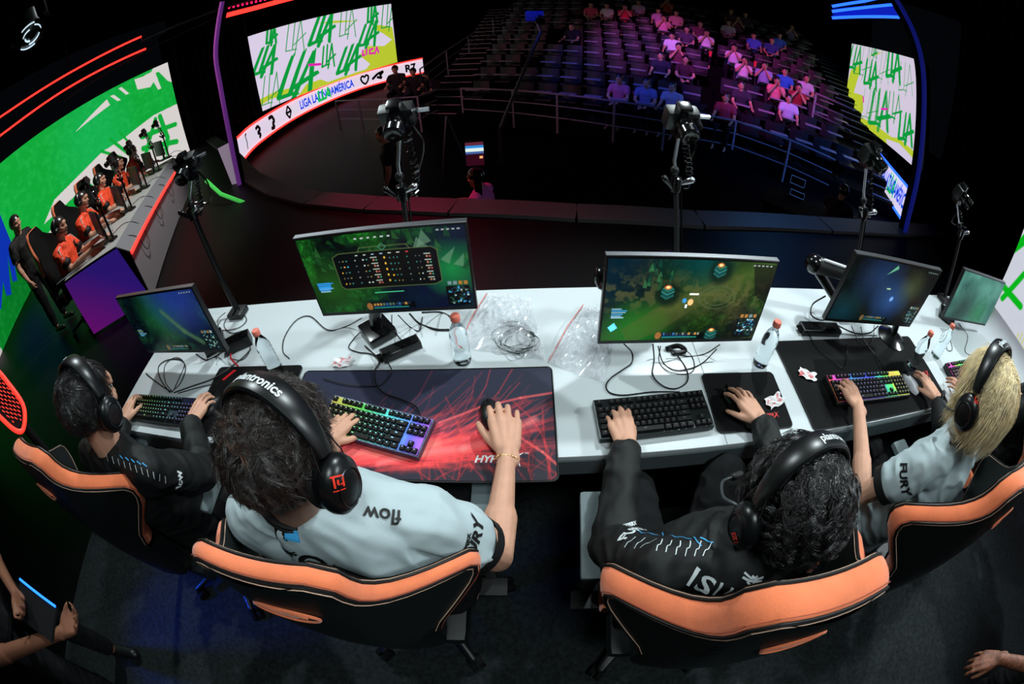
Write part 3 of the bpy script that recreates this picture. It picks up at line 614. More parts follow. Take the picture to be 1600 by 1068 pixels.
# hair strands: paths (N, K, 3) -> thin three sided tubes
def strands(name, P, rad, m, parent, taper=True):
    P = np.asarray(P, np.float32); N, K, _ = P.shape; T = np.gradient(P, axis=1); T /= np.linalg.norm(T, axis=2, keepdims=True)+1e-9
    ref = np.array([.31, .17, .93]); a = np.cross(T, ref); a /= np.linalg.norm(a, axis=2, keepdims=True)+1e-9; b = np.cross(T, a)
    r = np.broadcast_to(np.asarray(rad, np.float32).reshape(-1, 1), (N, K))*(np.linspace(1, .35, K)[None] if taper else 1)
    V = np.stack([P+(a*math.cos(q)+b*math.sin(q))*r[..., None] for q in (0, 2*PI/3, 4*PI/3)], 2).reshape(-1, 3)
    i = (np.arange(N)[:, None, None]*K+np.arange(K-1)[None, :, None])*3+np.arange(3)[None, None]; j = (np.arange(N)[:, None, None]*K+np.arange(K-1)[None, :, None])*3+(np.arange(3)[None, None]+1) % 3
    F = np.stack([i, j, j+3, i+3], -1).reshape(-1, 4); return np_mesh(name, V, F, m, parent, False)
def scalp(c, Mh, n, seed, lo=-.25, front=.62, s=1.0):     # random roots on the cranium: points, normals (local head space)
    r = np.random.RandomState(seed); out = []
    R3 = np.array([.079, .099, .091])*s
    while len(out) < n:
        v = r.randn(3); v /= np.linalg.norm(v)
        if v[2] < lo-.25*max(0, -v[1])-.0+.35*max(0, v[1]) or (v[1] > front and v[2] < .62): continue
        out.append(v)
    D = np.array(out); P = D*R3+np.array([0, -.012, .025])*s; Nn = D/R3; Nn /= np.linalg.norm(Nn, axis=1, keepdims=True)
    return P, Nn
def to_world(c, Mh, P): return P@np.array(Mh).T+np.array(c)
def hair_cap(t, c, Mh, m, s=1.0, g=.004, lo=-.25):
    mb = MB(); mb.ell(Vector(c)+Mh@Vector((0, -.014, .026))*s, ((.078+g)*s, (.097+g)*s, (.090+g)*s), Mh, n=24, m=18)
    o = mb.build('scalp_hair', m, t); bm = bmesh.new(); bm.from_mesh(o.data); Mi = Mh.inverted()
    kill = []
    for v in bm.verts:
        q = Mi@(v.co-Vector(c)); 
        if q.y > .045*s and q.z < .055*s or q.z < -.05*s or (q.y > -.005 and q.z < -.005): kill.append(v)
    bmesh.ops.delete(bm, geom=kill, context='VERTS'); bm.to_mesh(o.data); bm.free(); return o
# ---------------------------------------------------------------- the near desk
ZT = .74
t = tag(empty('long_desk', (.8, 1.05, 0)), 'long white tournament desk with a dark grey front edge', 'desk')
MB().box((.82, 1.055, ZT-.012), (5.36, .79, .024), bev=.004).build('tabletop', M_desk, t, world=True)
MB().box((.82, .668, ZT-.062), (5.36, .022, .075)).build('front_edge', M_deskedge, t, smooth=False, world=True)
MB().box((.82, 1.44, .36), (5.30, .03, .70)).build('back_panel', M_dark, t, smooth=False, world=True)
for x in (-1.82, -.9, .95, 2.2, 3.4): MB().box((x, 1.05, .36), (.04, .7, .71)).build('leg', M_dark, t, smooth=False, world=True)
MB().box((.60, 1.055, ZT+.0004), (.0022, .785, .0012)).build('seam', M_deskedge, t, smooth=False, world=True)
# ---- mouse pads
def pad(label, x0, x1, y0, y1, img=None, m=None, rz=0, h=.004, rc=.018):
    c = Vector(((x0+x1)/2, (y0+y1)/2, ZT)); a, b = (x1-x0)/2, (y1-y0)/2; t = tag(empty('mouse_pad', c, rz, label), None, 'mouse pad')
    pts = [(sx*(a-rc)+rc*math.cos(q), sy*(b-rc)+rc*math.sin(q)) for sx, sy, q0 in ((1, 1, 0), (-1, 1, 90), (-1, -1, 180), (1, -1, 270)) for q in [math.radians(q0+k*15) for k in range(7)]]
    MB().prism([(x, y, 0.0005) for x, y in pts], (0, 0, h)).build('base', m or M_rubber, t, smooth=False)
    MB().tube([(x, y, h) for x, y in pts], .0022, 6, closed=True).build('stitched_edge', M_ink, t)
    if img is not None:
        A, B = a-.004, b-.004; img.mesh('printed_top', lambda U, V: (-A+2*A*U, -B+2*B*V, (h+.0012)+0*U), M_print, t, world=False)
    return t
def hyper(t, x, y, s, h, m, tm=True):       # wordmark with the long slashed last letter
    f = plane_map((x, y, h), (1, 0, 0), (0, 1, 0), .0006)
    letters('lettering', 'HYPER', s, f, m, t, bold=s*.03, shear=.25, world=False)
    mb = MB(); X = x+s*2.05
    for q in (((-.35, .55), (-.1, .5), (.15, .05), (.42, -.75)), ((.72, .62), (.2, .3), (-.15, -.2), (-.75, -.72), (-1.3, -.78))):
        P = spline([(X+a*s, y+b*s, h+.0008) for a, b in q], 6); n = len(P); mb.tube(P, [s*(.10*math.sin(PI*(i+.6)/(n+.4))+.015) for i in range(n)], 5, flat=.1, side=Vector((1, -.3, 0)))
    mb.build('emblem', m, t)
    if tm: letters('lettering', 'TM', s*.25, plane_map((X+s*1.0, y+s*.55, h), (1, 0, 0), (0, 1, 0), .0006), m, t, world=False)
I = Img(720, 336, '30323f', 2.14); I.mix(np.clip(.55-.6*I.X/2.14+.2*I.Y, 0, 1), '2f3350')
I.mix(np.clip(1.2-I.Y*3.2, 0, .8)*.6, '2a2024'); rr = random.Random(4)
for k in range(130):
    x0 = rr.uniform(.2, 1.3); y0 = rr.uniform(.0, .12)+.12*(x0-.2); L = rr.uniform(.5, 1.4); a = rr.gauss(.42, .22); cv = rr.uniform(-.2, .45)
    P = [(x0+L*u*math.cos(a+cv*u), y0+L*u*math.sin(a+cv*u)*.75) for u in (0, .25, .5, .75, 1)]; I.line(P, rr.uniform(.003, .007), rr.choice(['ff3a2c', 'e8322c', 'c83048']), soft=.012, add=rr.uniform(.10, .34))
for k in range(80):
    x0 = rr.uniform(.1, 1.1); y0 = rr.uniform(.05, .22); L = rr.uniform(.6, 1.3); a = rr.uniform(.15, .5); cv = rr.uniform(-.35, .2)
    P = [(x0+L*u*math.cos(a+cv*u), y0+L*u*math.sin(a+cv*u)*.8) for u in (0, .25, .5, .75, 1)]; I.line(P, rr.uniform(.006, .02), 'ff4034', soft=.04, add=rr.uniform(.10, .3))
for k in range(34):
    x0 = rr.uniform(1.2, 2.2); y0 = rr.uniform(-.1, .1); L = rr.uniform(.3, .9); a = rr.uniform(.9, 2.5); cv = rr.uniform(-.5, .5)
    P = [(x0+L*u*math.cos(a+cv*u), y0+L*u*math.sin(a+cv*u)*.75) for u in (0, .25, .5, .75, 1)]; I.line(P, .006, 'ff3028', soft=.015, add=rr.uniform(.08, .35))
I.line([(.9, .12), (1.2, .22), (1.5, .26), (1.75, .34), (2.0, .50)], .035, 'ff8078', soft=.05, add=.5); I.line([(1.3, .48), (1.6, .62), (1.9, .70), (2.14, .74)], .012, 'ff6058', soft=.02, add=.8)
I.line([(1.65, .38), (1.9, .34), (2.05, .22), (2.14, .12)], .010, 'ff6058', soft=.02, add=.7); I.line([(.2, .06), (.6, .20), (1.0, .26), (1.3, .30)], .05, 'ff7060', soft=.06, add=.45)
I.a = np.clip(I.a, 0, .92)
PA = pad('extra wide mouse pad printed with red glowing strands on dark blue', -.83, .07, .58, 1.01, I); hyper(PA, .262, -.140, .033, .0052, M_wink)
PB = pad('small black square mouse pad under the hand of the curly haired player', .583, .876, .698, .945, rz=-.035); hyper(PB, .058, -.068, .017, .0045, mat('red print', (.85, .12, .14), .5), False)
P4 = pad('large plain black mouse pad under the colour lit keyboard', .955, 1.88, .665, 1.095); hyper(P4, .36, -.03, .028, .0045, MATS['red print'], False)
P1 = pad('black mouse pad between the far left keyboard and the wide printed pad', -1.285, -.85, .69, 1.035, rz=.02)
MB().prism([(-.17, .10, .0046), (-.155, .10, .0046), (-.11, .155, .0046), (-.13, .155, .0046)], (0, 0, .0005)).build('emblem', MATS['red print'], P1, smooth=False)
# ---- keyboards
LEG = mat('key legends', (1, 1, 1), .5, emit=.55, attr=True)
def keyboard(label, c, rz, w=.36, d=.13, full=False, rgb=None, tilt=.05, glow=0, case=None, dim=.15):
    t = tag(empty('keyboard', (c[0], c[1], c[2] if len(c) > 2 else ZT+.006), rz, label), None, 'keyboard'); h = .022
    top = lambda x, y: h+tilt*(y+d/2)
    mb = MB(); a, b = w/2, d/2; o = [(-a, -b), (a, -b), (a, b), (-a, b)]
    mb.add([(x, y, 0) for x, y in o]+[(x, y, top(x, y)) for x, y in o], [(0, 3, 2, 1), (4, 5, 6, 7), (0, 1, 5, 4), (1, 2, 6, 5), (2, 3, 7, 6), (3, 0, 4, 7)])
    cs = mb.build('case', case or M_black, t, smooth=False)
    bv = cs.modifiers.new('b', 'BEVEL'); bv.width = .003; bv.segments = 2
    if rgb:
        I = Img(60, 20, '000000', w/d); I.a = np.array([[rgb(u, v) for u in np.linspace(0, 1, 60)] for v in np.linspace(0, 1, 20)])*glow
        I.mesh('backlight', lambda U, V: (-a+.006+(w-.012)*U, -b+.006+(d-.012)*V, h+tilt*((d-.012)*V+.006)+.0012), mat('key backlight', (.3, .3, .3), .7, emit=.2, attr=True), t, world=False)
    U = (w-.014)/(18.25 if not full else 22.5); rows = []
    R = [[(0, 1), (2, 1), (3, 1), (4, 1), (5, 1), (6.5, 1), (7.5, 1), (8.5, 1), (9.5, 1), (11, 1), (12, 1), (13, 1), (14, 1)], [(k, 1) for k in range(13)]+[(13, 2)], [(0, 1.5)]+[(1.5+k, 1) for k in range(12)]+[(13.5, 1.5)],
         [(0, 1.75)]+[(1.75+k, 1) for k in range(11)]+[(12.75, 2.25)], [(0, 2.25)]+[(2.25+k, 1) for k in range(10)]+[(12.25, 2.75)], [(0, 1.25), (1.25, 1.25), (2.5, 1.25), (3.75, 6.25), (10, 1.25), (11.25, 1.25), (12.5, 1.25), (13.75, 1.25)]]
    for i in (0, 1, 2): R[i] += [(15.25+k, 1) for k in range(3)]
    R[4] += [(16.25, 1)]; R[5] += [(15.25+k, 1) for k in range(3)]
    if full:
        for i in range(1, 6): R[i] += [(18.5+k, 1) for k in range(4)]
    mb = MB(); lg = MB(); vr = (d-.014)/6.35; cols = []
    for i, row in enumerate(R):
        y = b-.007-vr*(i+.5)-(vr*.35 if i else 0)
        for x0, kw in row:
            x = -a+.007+(x0+kw/2)*U; s = U*kw/2-.0008; e = vr/2-.0008; z = top(x, y); zt = z+.0095; q = .0022
            P = [(x-s, y-e, z), (x+s, y-e, z), (x+s, y+e, z), (x-s, y+e, z), (x-s+q, y-e+q*.8, zt), (x+s-q, y-e+q*.8, zt), (x+s-q, y+e-q*1.2, zt+.001), (x-s+q, y+e-q*1.2, zt+.001)]
            mb.add(P, [(4, 5, 6, 7), (0, 1, 5, 4), (1, 2, 6, 5), (2, 3, 7, 6), (3, 0, 4, 7)])
            lw = .0022 if kw < 2 else .004; k = len(lg.v); lg.add([(x-lw, y+.000, zt+.0012), (x+lw, y+.000, zt+.0012), (x+lw, y+.0032, zt+.0013), (x-lw, y+.0032, zt+.0013)], [(0, 1, 2, 3)])
            cc = rgb(min(1, max(0, (x+a)/w)), min(1, max(0, (y+b)/d))) if rgb else (.5, .5, .5); cols += [[min(1, (q*.6+.12)) * (1 if rgb else dim) for q in cc]]*4
    mb.build('keys', mat('key plastic', (.05, .05, .055), .65, spec=.3), t, smooth=False); np_mesh('key_lettering', lg.v, lg.f, LEG, t, False, False, np.array(cols)); return t
def hsv(h, s=1, v=1):
    import colorsys; return colorsys.hsv_to_rgb(h % 1, s, v)
def rb2(u, v): h = .12+u*.62; c = hsv(h, .85); return tuple(x*(1 if u > .2 else .8) for x in c)
def rb4(u, v):
    h = .0 if u < .06 else (.92 if u < .25 else .72 if v < .55 and u < .62 else .62 if u < .6 else .45 if u < .7 else .33 if u < .8 else .16); k = 1 if v > .75 or u > .7 else .55; return tuple(x*k for x in hsv(h+.04*math.sin(u*9+v*4), .9))
keyboard('full size keyboard with faint dim lights at the far left seat', (-1.505, .772), .0, .44, .13, True, rb2, glow=.03)
keyboard('tenkeyless keyboard glowing green to violet on the printed pad', (-.490, .759, ZT+.0066), -.257, .375, .14, False, rb2, glow=.75, case=mat('slate case', (.28, .29, .38), .35, metal=.6))
keyboard('unlit black keyboard under the left hand of the curly haired player', (.374, .777), .05, .368, .142, glow=0, case=mat('dark grey case', (.13, .15, .155), .35, metal=.5))
keyboard('rainbow lit keyboard on the large plain black pad', (1.335, .806, ZT+.0066), -.03, .47, .135, True, rb4, glow=.9)
keyboard('pink and green lit keyboard at the far right seat', (2.22, .81), .03, .40, .14, False, lambda u, v: hsv(.9 if u < .22 or v < .6 and u < .3 else .1+u*.6, .9), glow=.9)
# ---- mice
def mouse(label, x, y, rz, m, z=ZT+.006, glow=None):
    t = tag(empty('mouse', (x, y, z), rz, label), None, 'mouse'); mb = MB()
    def f(u, v):
        y0 = -.060+.120*v; hw = .031*(1-abs(2*v-1)**3.2*.75)*(1-.10*math.exp(-((v-.55)/.16)**2)); hh = .037*(math.sin(PI*min(1, .10+v*.86))**.65)*(1-.25*v); q = PI*u
        return Vector((-hw*math.cos(q), y0, hh*math.sin(q)**.8))
    mb.grid(17, 22, f); mb.grid(9, 2, lambda u, v: f(u, v)); mb.build('shell', m, t)
    MB().tube([(0, .026, .019), (0, .040, .019)], .006, 8).build('wheel', M_rubber, t); MB().box((0, .052, .0155), (.0015, .03, .02)).build('button_gap', M_ink, t)
    if glow: MB().ell((0, -.025, .0345), (.008, .010, .002), n=10, m=6).build('light', glow, t)
    return t
MS2 = mouse('black mouse gripped on the red printed pad', -.128, .815, .12, M_black)
MS3 = mouse('black mouse with dark blue side on the small square pad', .665, .815, .15, M_gloss, z=ZT+.006)
MS4 = mouse('white mouse beside the rainbow lit keyboard', 1.638, .80, .16, M_white)
MS1 = mouse('black mouse at the far left player\'s right hand', -1.215, .825, -.1, M_black)
# ---- displays
def terrain(seed, a, b, c, n=1):
    I = Img(320, 180, a, 1.778); q = fbm(320, 180, 7, seed, 5); r = fbm(320, 180, 5, seed+20, 4); I.mix(np.clip((q-.45)*4, 0, 1), b); I.mix(np.clip((r-.52)*5, 0, 1)*.8, c)
    f = fbm(320, 180, 70, seed+3, 3); g = np.abs(fbm(320, 180, 22, seed+8, 4)-.5)*4; I.a *= (.25+1.1*f*np.clip(.45+g, 0, 1.2))[..., None]; return I
def hud(I, seed, chat=True):
    r = random.Random(seed)
    I0 = I.a.copy(); I.rect(.62, .02, 1.14, .10, '0c1418'); I.rect(.66, .025, 1.06, .04, '3a9a8a'); I.rect(.66, .045, .98, .055, '2a70c0')
    for k in range(12): I.rect(.665+k*.036, .065, .69+k*.036, .095, r.choice(['c8a060', '5080b0', '708878', 'a0a8a0', '404850']))
    I.ell((.615, .06), (.035, .05), 'b08050'); I.rect(1.50, .02, 1.75, .28, '101820'); 
    for k in range(60): x, y = r.uniform(1.52, 1.73), r.uniform(.04, .26); I.rect(x, y, x+.02, y+.02, r.choice(['50b0d8', '3a6a58', 'c0d8d8', '2a5068', '305848']))
    for k in range(4): I.rect(1.53+k*.055, .30, 1.57+k*.055, .345, r.choice(['d0d0c8', 'c09050', '90a8b0']))
    for k in range(5): I.rect(1.50+k*.05, .955, 1.53+k*.05, .968, 'b0b8b8')
    dm = (np.abs(I.a-I0).sum(-1) > .002)[..., None]; I.a = np.where(dm, I.a*.62, I.a)
    if chat:
        for k in range(6): I.rect(.08, .30+k*.022, .08+r.uniform(.1, .2), .313+k*.022, r.choice(['4898c8', '4898c8', 'a09858', '88a8b8']))
def turret(I, x, y):
    I.ell((x+.02, y-.08), (.13, .15), '0c2420', .5, .8); I.poly([(x-.06, y-.02), (x, y-.05), (x+.07, y-.02), (x+.07, y-.11), (x, y-.15), (x-.06, y-.11)], '1f4f4a'); I.line([(x-.06, y-.05), (x, y-.09), (x+.07, y-.05)], .008, '4a8a88'); I.line([(x-.06, y-.10), (x, y-.14), (x+.07, y-.10)], .008, '3a7070'); I.poly([(x-.06, y-.02), (x, y+.03), (x+.07, y-.02), (x, y-.06)], '2f6a5c'); I.ell((x, y), (.034, .024), 'c07838', .5); I.ell((x, y), (.018, .013), 'ffd0a0', .5)
g1 = terrain(11, '0c2430', '1c4a3a', '285848'); g1.mix(np.clip(1.2-np.hypot(g1.X-.85, g1.Y-.65)*2, 0, 1)*.6, '1c7a48'); g1.mix(np.clip(1.3-np.hypot(g1.X-1.35, g1.Y-.95)*1.6, 0, 1)*.8, '0c3aa0'); g1.line([(.95, .7), (1.2, .35), (1.45, .15)], .06, '5a7a58', soft=.08); hud(g1, 1)
g2 = terrain(23, '101c1c', '20502c', '2c7a30'); g2.mix(np.clip((g2.X-.7)*1.2-.7*g2.Y+.35, 0, .85), '101c3a'); g2.mix(np.clip(1-np.hypot(g2.X-.25, g2.Y-.35)*2, 0, 1)*.5, '3f7a30'); g2.mix(np.clip(1-np.hypot(g2.X-1.6, g2.Y-.5)*2.6, 0, 1)*.8, '1c8a4c')
rq = random.Random(8)
for q in range(46):
    x_, y_ = rq.uniform(.15, 1.75), rq.uniform(.5, .95); g2.poly([(x_, y_), (x_+rq.uniform(0, .05), y_+rq.uniform(.04, .16)), (x_+.07, y_-.02)], rq.choice(['143c28', '24562c', '0e2c28', '3c6c3c']), .55)
for p in ([(1.28, .78), (1.36, .98), (1.44, .84)], [(1.5, .62), (1.66, .76), (1.58, .56)], [(1.3, .9), (1.22, .72), (1.4, .78)], [(1.62, .55), (1.74, .68), (1.72, .52)]): g2.poly(p, '6c8c74', .55)
g2.poly([(.40, .32), (1.40, .32), (1.48, .36), (1.48, .74), (1.43, .78), (.44, .78), (.36, .74), (.36, .36)], '0e1416'); g2.line([(.40, .32), (1.40, .32), (1.48, .36), (1.48, .74), (1.43, .78), (.44, .78), (.36, .74), (.36, .36), (.40, .32)], .006, '6a7a50')
g2.line([(.66, .78), (.69, .83), (1.18, .83), (1.21, .78)], .006, '6a7a50'); g2.line([(.93, .86), (.97, .82), (.93, .78), (.89, .82), (.93, .86)], .007, '508878'); r = random.Random(3)
for k in range(5):
    y = .68-k*.072
    for x0 in (.42, .98):
        for x, cl in ((0, '7060c0'), (.0, 'e0b040'), (.04, 'c89858'), (.08, '50a0b0'), (.18, '808888'), (.27, 'b0b8b0'), (.31, 'b0b8b0')): g2.rect(x0+x, y-.008, x0+x+.014, y+.009, r.choice([cl, '586068', '807850', '408078']))
        g2.rect(x0+.36, y+.015, x0+.43, y+.024, 'a0a8a0'); g2.ell((x0+.39, y-.01), (.012, .014), '987060'); g2.ell((x0+.42, y-.012), (.010, .012), r.choice(['a09890', '508870', '985850']))
    g2.ell((.93, y+.01), (.010, .014), 'c8a848')
for k in range(7): g2.rect(.62+k*.09, .735, .65+k*.09, .748, r.choice(['b0b8b0', 'c05050', '90b0c0']))
for k in range(6): g2.rect(.66+k*.07, .93, .69+k*.07, .945, 'a8b0b0')
g2.rect(.72, .245, 1.05, .255, '50b088'); hud(g2, 2)
for k in range(5): g2.rect(.07, .33+k*.02, .07+.16, .345+k*.02, '3a90c8')
g3 = terrain(37, '10241c', '2a4a20', '4a4a2c'); g3.mix(np.clip(1-np.abs((g3.Y-.15-(g3.X-.2)*.55))*2.6, 0, 1)*.75, '4c6430'); g3.mix(np.clip(1.0-g3.X*1.3+.9*g3.Y-.6, 0, 1)*.9, '0a2a38'); g3.mix(np.clip(1-np.hypot(g3.X-.95, g3.Y-.98)*2.4, 0, 1)*.6, '0c5a58'); g3.mix(np.clip(1-np.hypot(g3.X-.35, g3.Y-.12)*2.2, 0, 1)*.7, '127a28')
g3.mix(np.clip((fbm(320, 180, 26, 71, 3)-.5)*4, 0, .45)*np.clip(1-np.abs(g3.Y-.6)*3, 0, 1), '6a6a44'); g3.poly([(1.5, .98), (1.778, .98), (1.778, .5), (1.62, .6)], '1a1418', .7)
g3.poly([(.30, -.05), (.62, .12), (.95, .42), (1.35, .60), (1.45, .85), (1.2, .82), (.85, .62), (.5, .4), (.2, .15)], '5c5a38', .35)
for r_ in (.16, .11): g3.line([(1.18+r_*1.3*math.cos(q), .56+r_*.9*math.sin(q)) for q in [k*PI/8 for k in range(17)]], .006, '5c6850')
for q in range(6): g3.line([(1.18, .56), (1.18+.2*math.cos(q*1.05), .56+.14*math.sin(q*1.05))], .005, '46543c')
for q in range(26):
    x_, y_ = r.uniform(.3, .62), r.uniform(.62, .92); g3.poly([(x_, y_), (x_+.02, y_+r.uniform(.05, .12)), (x_+.045, y_-.01)], r.choice(['1c4a3c', '2c5c3c', '3c6a48', '10342e']), .8)
for x, y in ((.62, .68), (1.13, .95), (1.22, .13)): turret(g3, x, y)
g3.rect(.86, .59, .96, .61, 'd8d8c8'); g3.ell((.89, .50), (.03, .04), 'd8b080'); g3.ell((.82, .52), (.022, .03), '4890c0'); g3.rect(.84, .43, .86, .47, 'd8e0e0'); g3.poly([(.06, .18), (.12, .24), (.16, .17), (.10, .12)], '70c8e8'); hud(g3, 3)
g4 = terrain(51, '14161a', '142a2c', '2c2c24'); g4.mix(np.clip(1-np.hypot(g4.X-.6, g4.Y-.75)*1.8, 0, 1)*.7, '1c4a88'); g4.mix(np.clip(1-np.hypot(g4.X-1.0, g4.Y-.4)*2.2, 0, 1)*.9, '1858a0'); g4.mix(np.clip(1-np.hypot(g4.X-.2, g4.Y-.15)*2.2, 0, 1)*.8, '0c4a5c'); g4.mix(np.clip(1-np.hypot(g4.X-1.3, g4.Y-.65)*3, 0, 1)*.6, '6a6a40'); g4.poly([(.66, .8), (.80, .97), (.84, .92)], '70b090'); g4.ell((1.0, .43), (.035, .04), '78a0e8', .4); g4.rect(.8, .58, .88, .60, 'c0c8a0'); hud(g4, 4, False)
g5 = Img(200, 112, '4a7c74', 1.778); q = fbm(200, 112, 6, 90, 4); g5.mix(np.clip(q*1.4-.3, 0, 1), '78b4a4'); g5.mix(np.clip(1.2-np.hypot(g5.X-.5, g5.Y-.2)*1.6, 0, 1)*.8, '14382c'); g5.mix(np.clip(1-np.hypot(g5.X-1.2, g5.Y-.2)*2.2, 0, 1)*.6, '24904c')
for I in (g1, g4): l = I.a.mean(-1, keepdims=True); I.a = (I.a*.75+l*.25)*np.array([.85, 1.05, .95])
def monitor(label, img, c, yaw, tilt, base, kind, dim=1.0, foot=None):
    t = tag(empty('monitor', (base[0], base[1], ZT), 0, label), None, 'monitor'); img.a = np.clip((img.a**1.3)*1.35, 0, 1)*dim
    X = Vector((math.cos(yaw), math.sin(yaw), 0)); U = Vector((-math.sin(yaw)*math.sin(tilt), math.cos(yaw)*math.sin(tilt), math.cos(tilt))); B = X.cross(U)*-1; o = Vector(c); Rm = Matrix((X, B, U)).transposed(); w, h = .56, .33
    MB().box(o+B*.013, (w, .024, h), Rm, bev=.003).build('housing', M_black, t, world=True); MB().box(o+B*.045, (w*.55, .045, h*.5), Rm, bev=.015).build('rear_shell', M_gloss, t, world=True)
    MB().box(o+U*(h/2+.0005)+B*.011, (w, .02, .0035), Rm).build('top_edge', M_alu, t, smooth=False, world=True)
    iw, ih = .546, .307; z = o-B*.0005+U*.004
    img.mesh('display', quadmap(z-X*iw/2-U*ih/2, z+X*iw/2-U*ih/2, z+X*iw/2+U*ih/2, z-X*iw/2+U*ih/2), M_disp, t)
    b = Vector((base[0], base[1], ZT)); k = o+B*.07
    if kind == 'block':
        MB().tube([b+Vector((0, 0, .03)), b+Vector((.01, 0, .10)), k], [.026, .024, .03], 10).build('neck', M_gloss, t, world=True); MB().box(b+Vector((0, 0, .022)), (.115, .125, .042), Matrix.Rotation(.7, 3, 'Z'), bev=.012).build('base', M_gloss, t, world=True)
    elif kind == 'disc':
        MB().lathe([(.03, .001), (.085, .001), (.088, .008), (.06, .02), (.03, .03)], b, 28).build('base', M_gloss, t, world=True); MB().tube([b+Vector((0, 0, .02)), b+Vector((0, .02, .12)), k], [.02, .018, .025], 10).build('neck', M_gloss, t, world=True)
    else:
        MB().tube([b+Vector((0, 0, .0)), b+Vector((0, 0, .25))], .022, 12).build('post', M_black, t, world=True); MB().box(b+Vector((0, 0, .02)), (.12, .10, .035), None, bev=.01).build('clamp', M_black, t, world=True)
        m = b+Vector((0, .02, .27)); e = o+B*.06+X*-.27+U*.05
        if kind == 'arm': MB().cap(m, e, .032, .04, flat=.7).build('lower_arm', M_gloss, t, world=True); MB().cap(e, k, .04, .03, flat=.7).build('upper_arm', M_gloss, t, world=True)
        else: MB().cap(m, k, .03, .03).build('arm', M_gloss, t, world=True)
    return t
monitor('monitor with a blue and green game map, leftmost on the desk', g1, (-1.467, 1.03, 1.0), -.014, 0, (-1.40, 1.17), 'block', .8)
monitor('monitor showing the game scoreboard over a green map', g2, (-.448, 1.113, 1.078), .002, -.026, (-.575, 1.20), 'block', .95)
monitor('monitor showing a grassy lane with glowing towers', g3, (.496, 1.006, 1.011), -.014, .021, (.50, 1.24), 'arm', 1.15)
monitor('monitor with a dark game map and a blue glow', g4, (1.417, 1.02, 1.05), -.083, -.075, (1.72, 1.09), 'disc', .8)
monitor('small looking monitor with a pale green picture at far right', g5, (2.55, 1.137, .965), -.12, .03, (2.45, 1.24), 'block', .6)
# ---- folded monitor arm behind the right hand monitor
t = tag(empty('monitor_stand', (1.30, 1.35, ZT)), 'bulky black folded monitor arm with a pale stripe behind the second monitor from right', 'monitor stand')
a, b, c = ony(1312, 500, 1.25), ony(1272, 412, 1.33), ony(1335, 430, 1.2); a.z = max(a.z, ZT+.02)
MB().cap(a, b, .022, .030, flat=.8).build('lower_arm', M_gloss, t, world=True); MB().cap(b, c, .042, .034, flat=.7).build('upper_arm', M_black, t, world=True); MB().cap(b+Vector((.03, -.03, .042)), c+Vector((0, -.03, .036)), .007, .006).build('stripe', M_white, t, world=True)
MB().ell(b, (.045, .045, .045), n=14, m=10).build('joint', M_gloss, t, world=True); MB().box((a.x, a.y, ZT+.016), (.10, .09, .03), None, bev=.008).build('clamp', M_gloss, t, world=True)
# ---- small boxes
def hub(label, p, q, wd=.052, h=.032):
    a, b = onz(*p, ZT+.02), onz(*q, ZT+.02); c = (a+b)/2; rz = math.atan2((b-a).y, (b-a).x); t = tag(empty('audio_box', (c.x, c.y, ZT), rz, label), None, 'audio box'); L = (b-a).length
    MB().box((0, 0, h/2+.0005), (L, wd, h), bev=.003).build('housing', M_black, t); MB().box((0, 0, h+.001), (L*.93, wd*.8, .0016)).build('faceplate', M_gloss, t, smooth=False)
    for k in range(3): MB().box((-L/2-.008, -.014+k*.014, h*.5), (.016, .009, .007)).build('plug', M_rubber, t, smooth=False)
    for k in range(4): MB().lathe([(.004, 0), (.004, .004)], (-L*.3+k*L*.2, -wd*.2, h+.001), 10).build('button', M_rubber, t)
    return t
hub('black audio box on the desk below the scoreboard monitor', (596, 556), (655, 531)); hub('black audio box under the dark blue map monitor', (1252, 512), (1310, 514), .06); hub('black audio box beside the leftmost water bottle', (352, 545), (392, 527), .06, .05)
# ---- water bottles
M_pet = mat('clear bottle plastic', (.94, .97, .98), .03, trans=1, spec=.6); M_pet.node_tree.nodes['Principled BSDF'].inputs['IOR'].default_value = 1.28
M_cap = mat('salmon bottle cap', (.90, .48, .40), .45)
def bottle(label, x, y, z=ZT):
    t = tag(empty('water_bottle', (x, y, z+.001), rnd.uniform(0, 6), label), None, 'bottle', None); pr = [(.0, .004), (.022, .0), (.030, .004), (.031, .012)]
    for k in range(5): zz = .02+k*.018; pr += [(.0315, zz), (.0290, zz+.009)]
    pr += [(.0315, .112), (.0315, .125), (.0285, .14), (.024, .155), (.016, .172), (.0125, .180), (.0125, .192), (.006, .193)]
    MB().lathe(pr, n=26).build('bottle_body', M_pet, t, auto=60); mb = MB(); mb.lathe([(.0, .187), (.0155, .187), (.016, .190), (.0158, .205), (.0135, .2085), (.0, .209)], n=24); mb.build('cap', M_cap, t)
    return t
bottle('water bottle next to the leftmost audio box', -.975, 1.02); bottle('water bottle between the scoreboard monitor and the plastic bag', -.232, 1.05); bottle('water bottle right of the grassy lane monitor', .845, .985)
bottle('water bottle standing by the white mouse', 1.735, .905, ZT+.006); bottle('water bottle between the two right hand players\' keyboards', 2.02, .955)
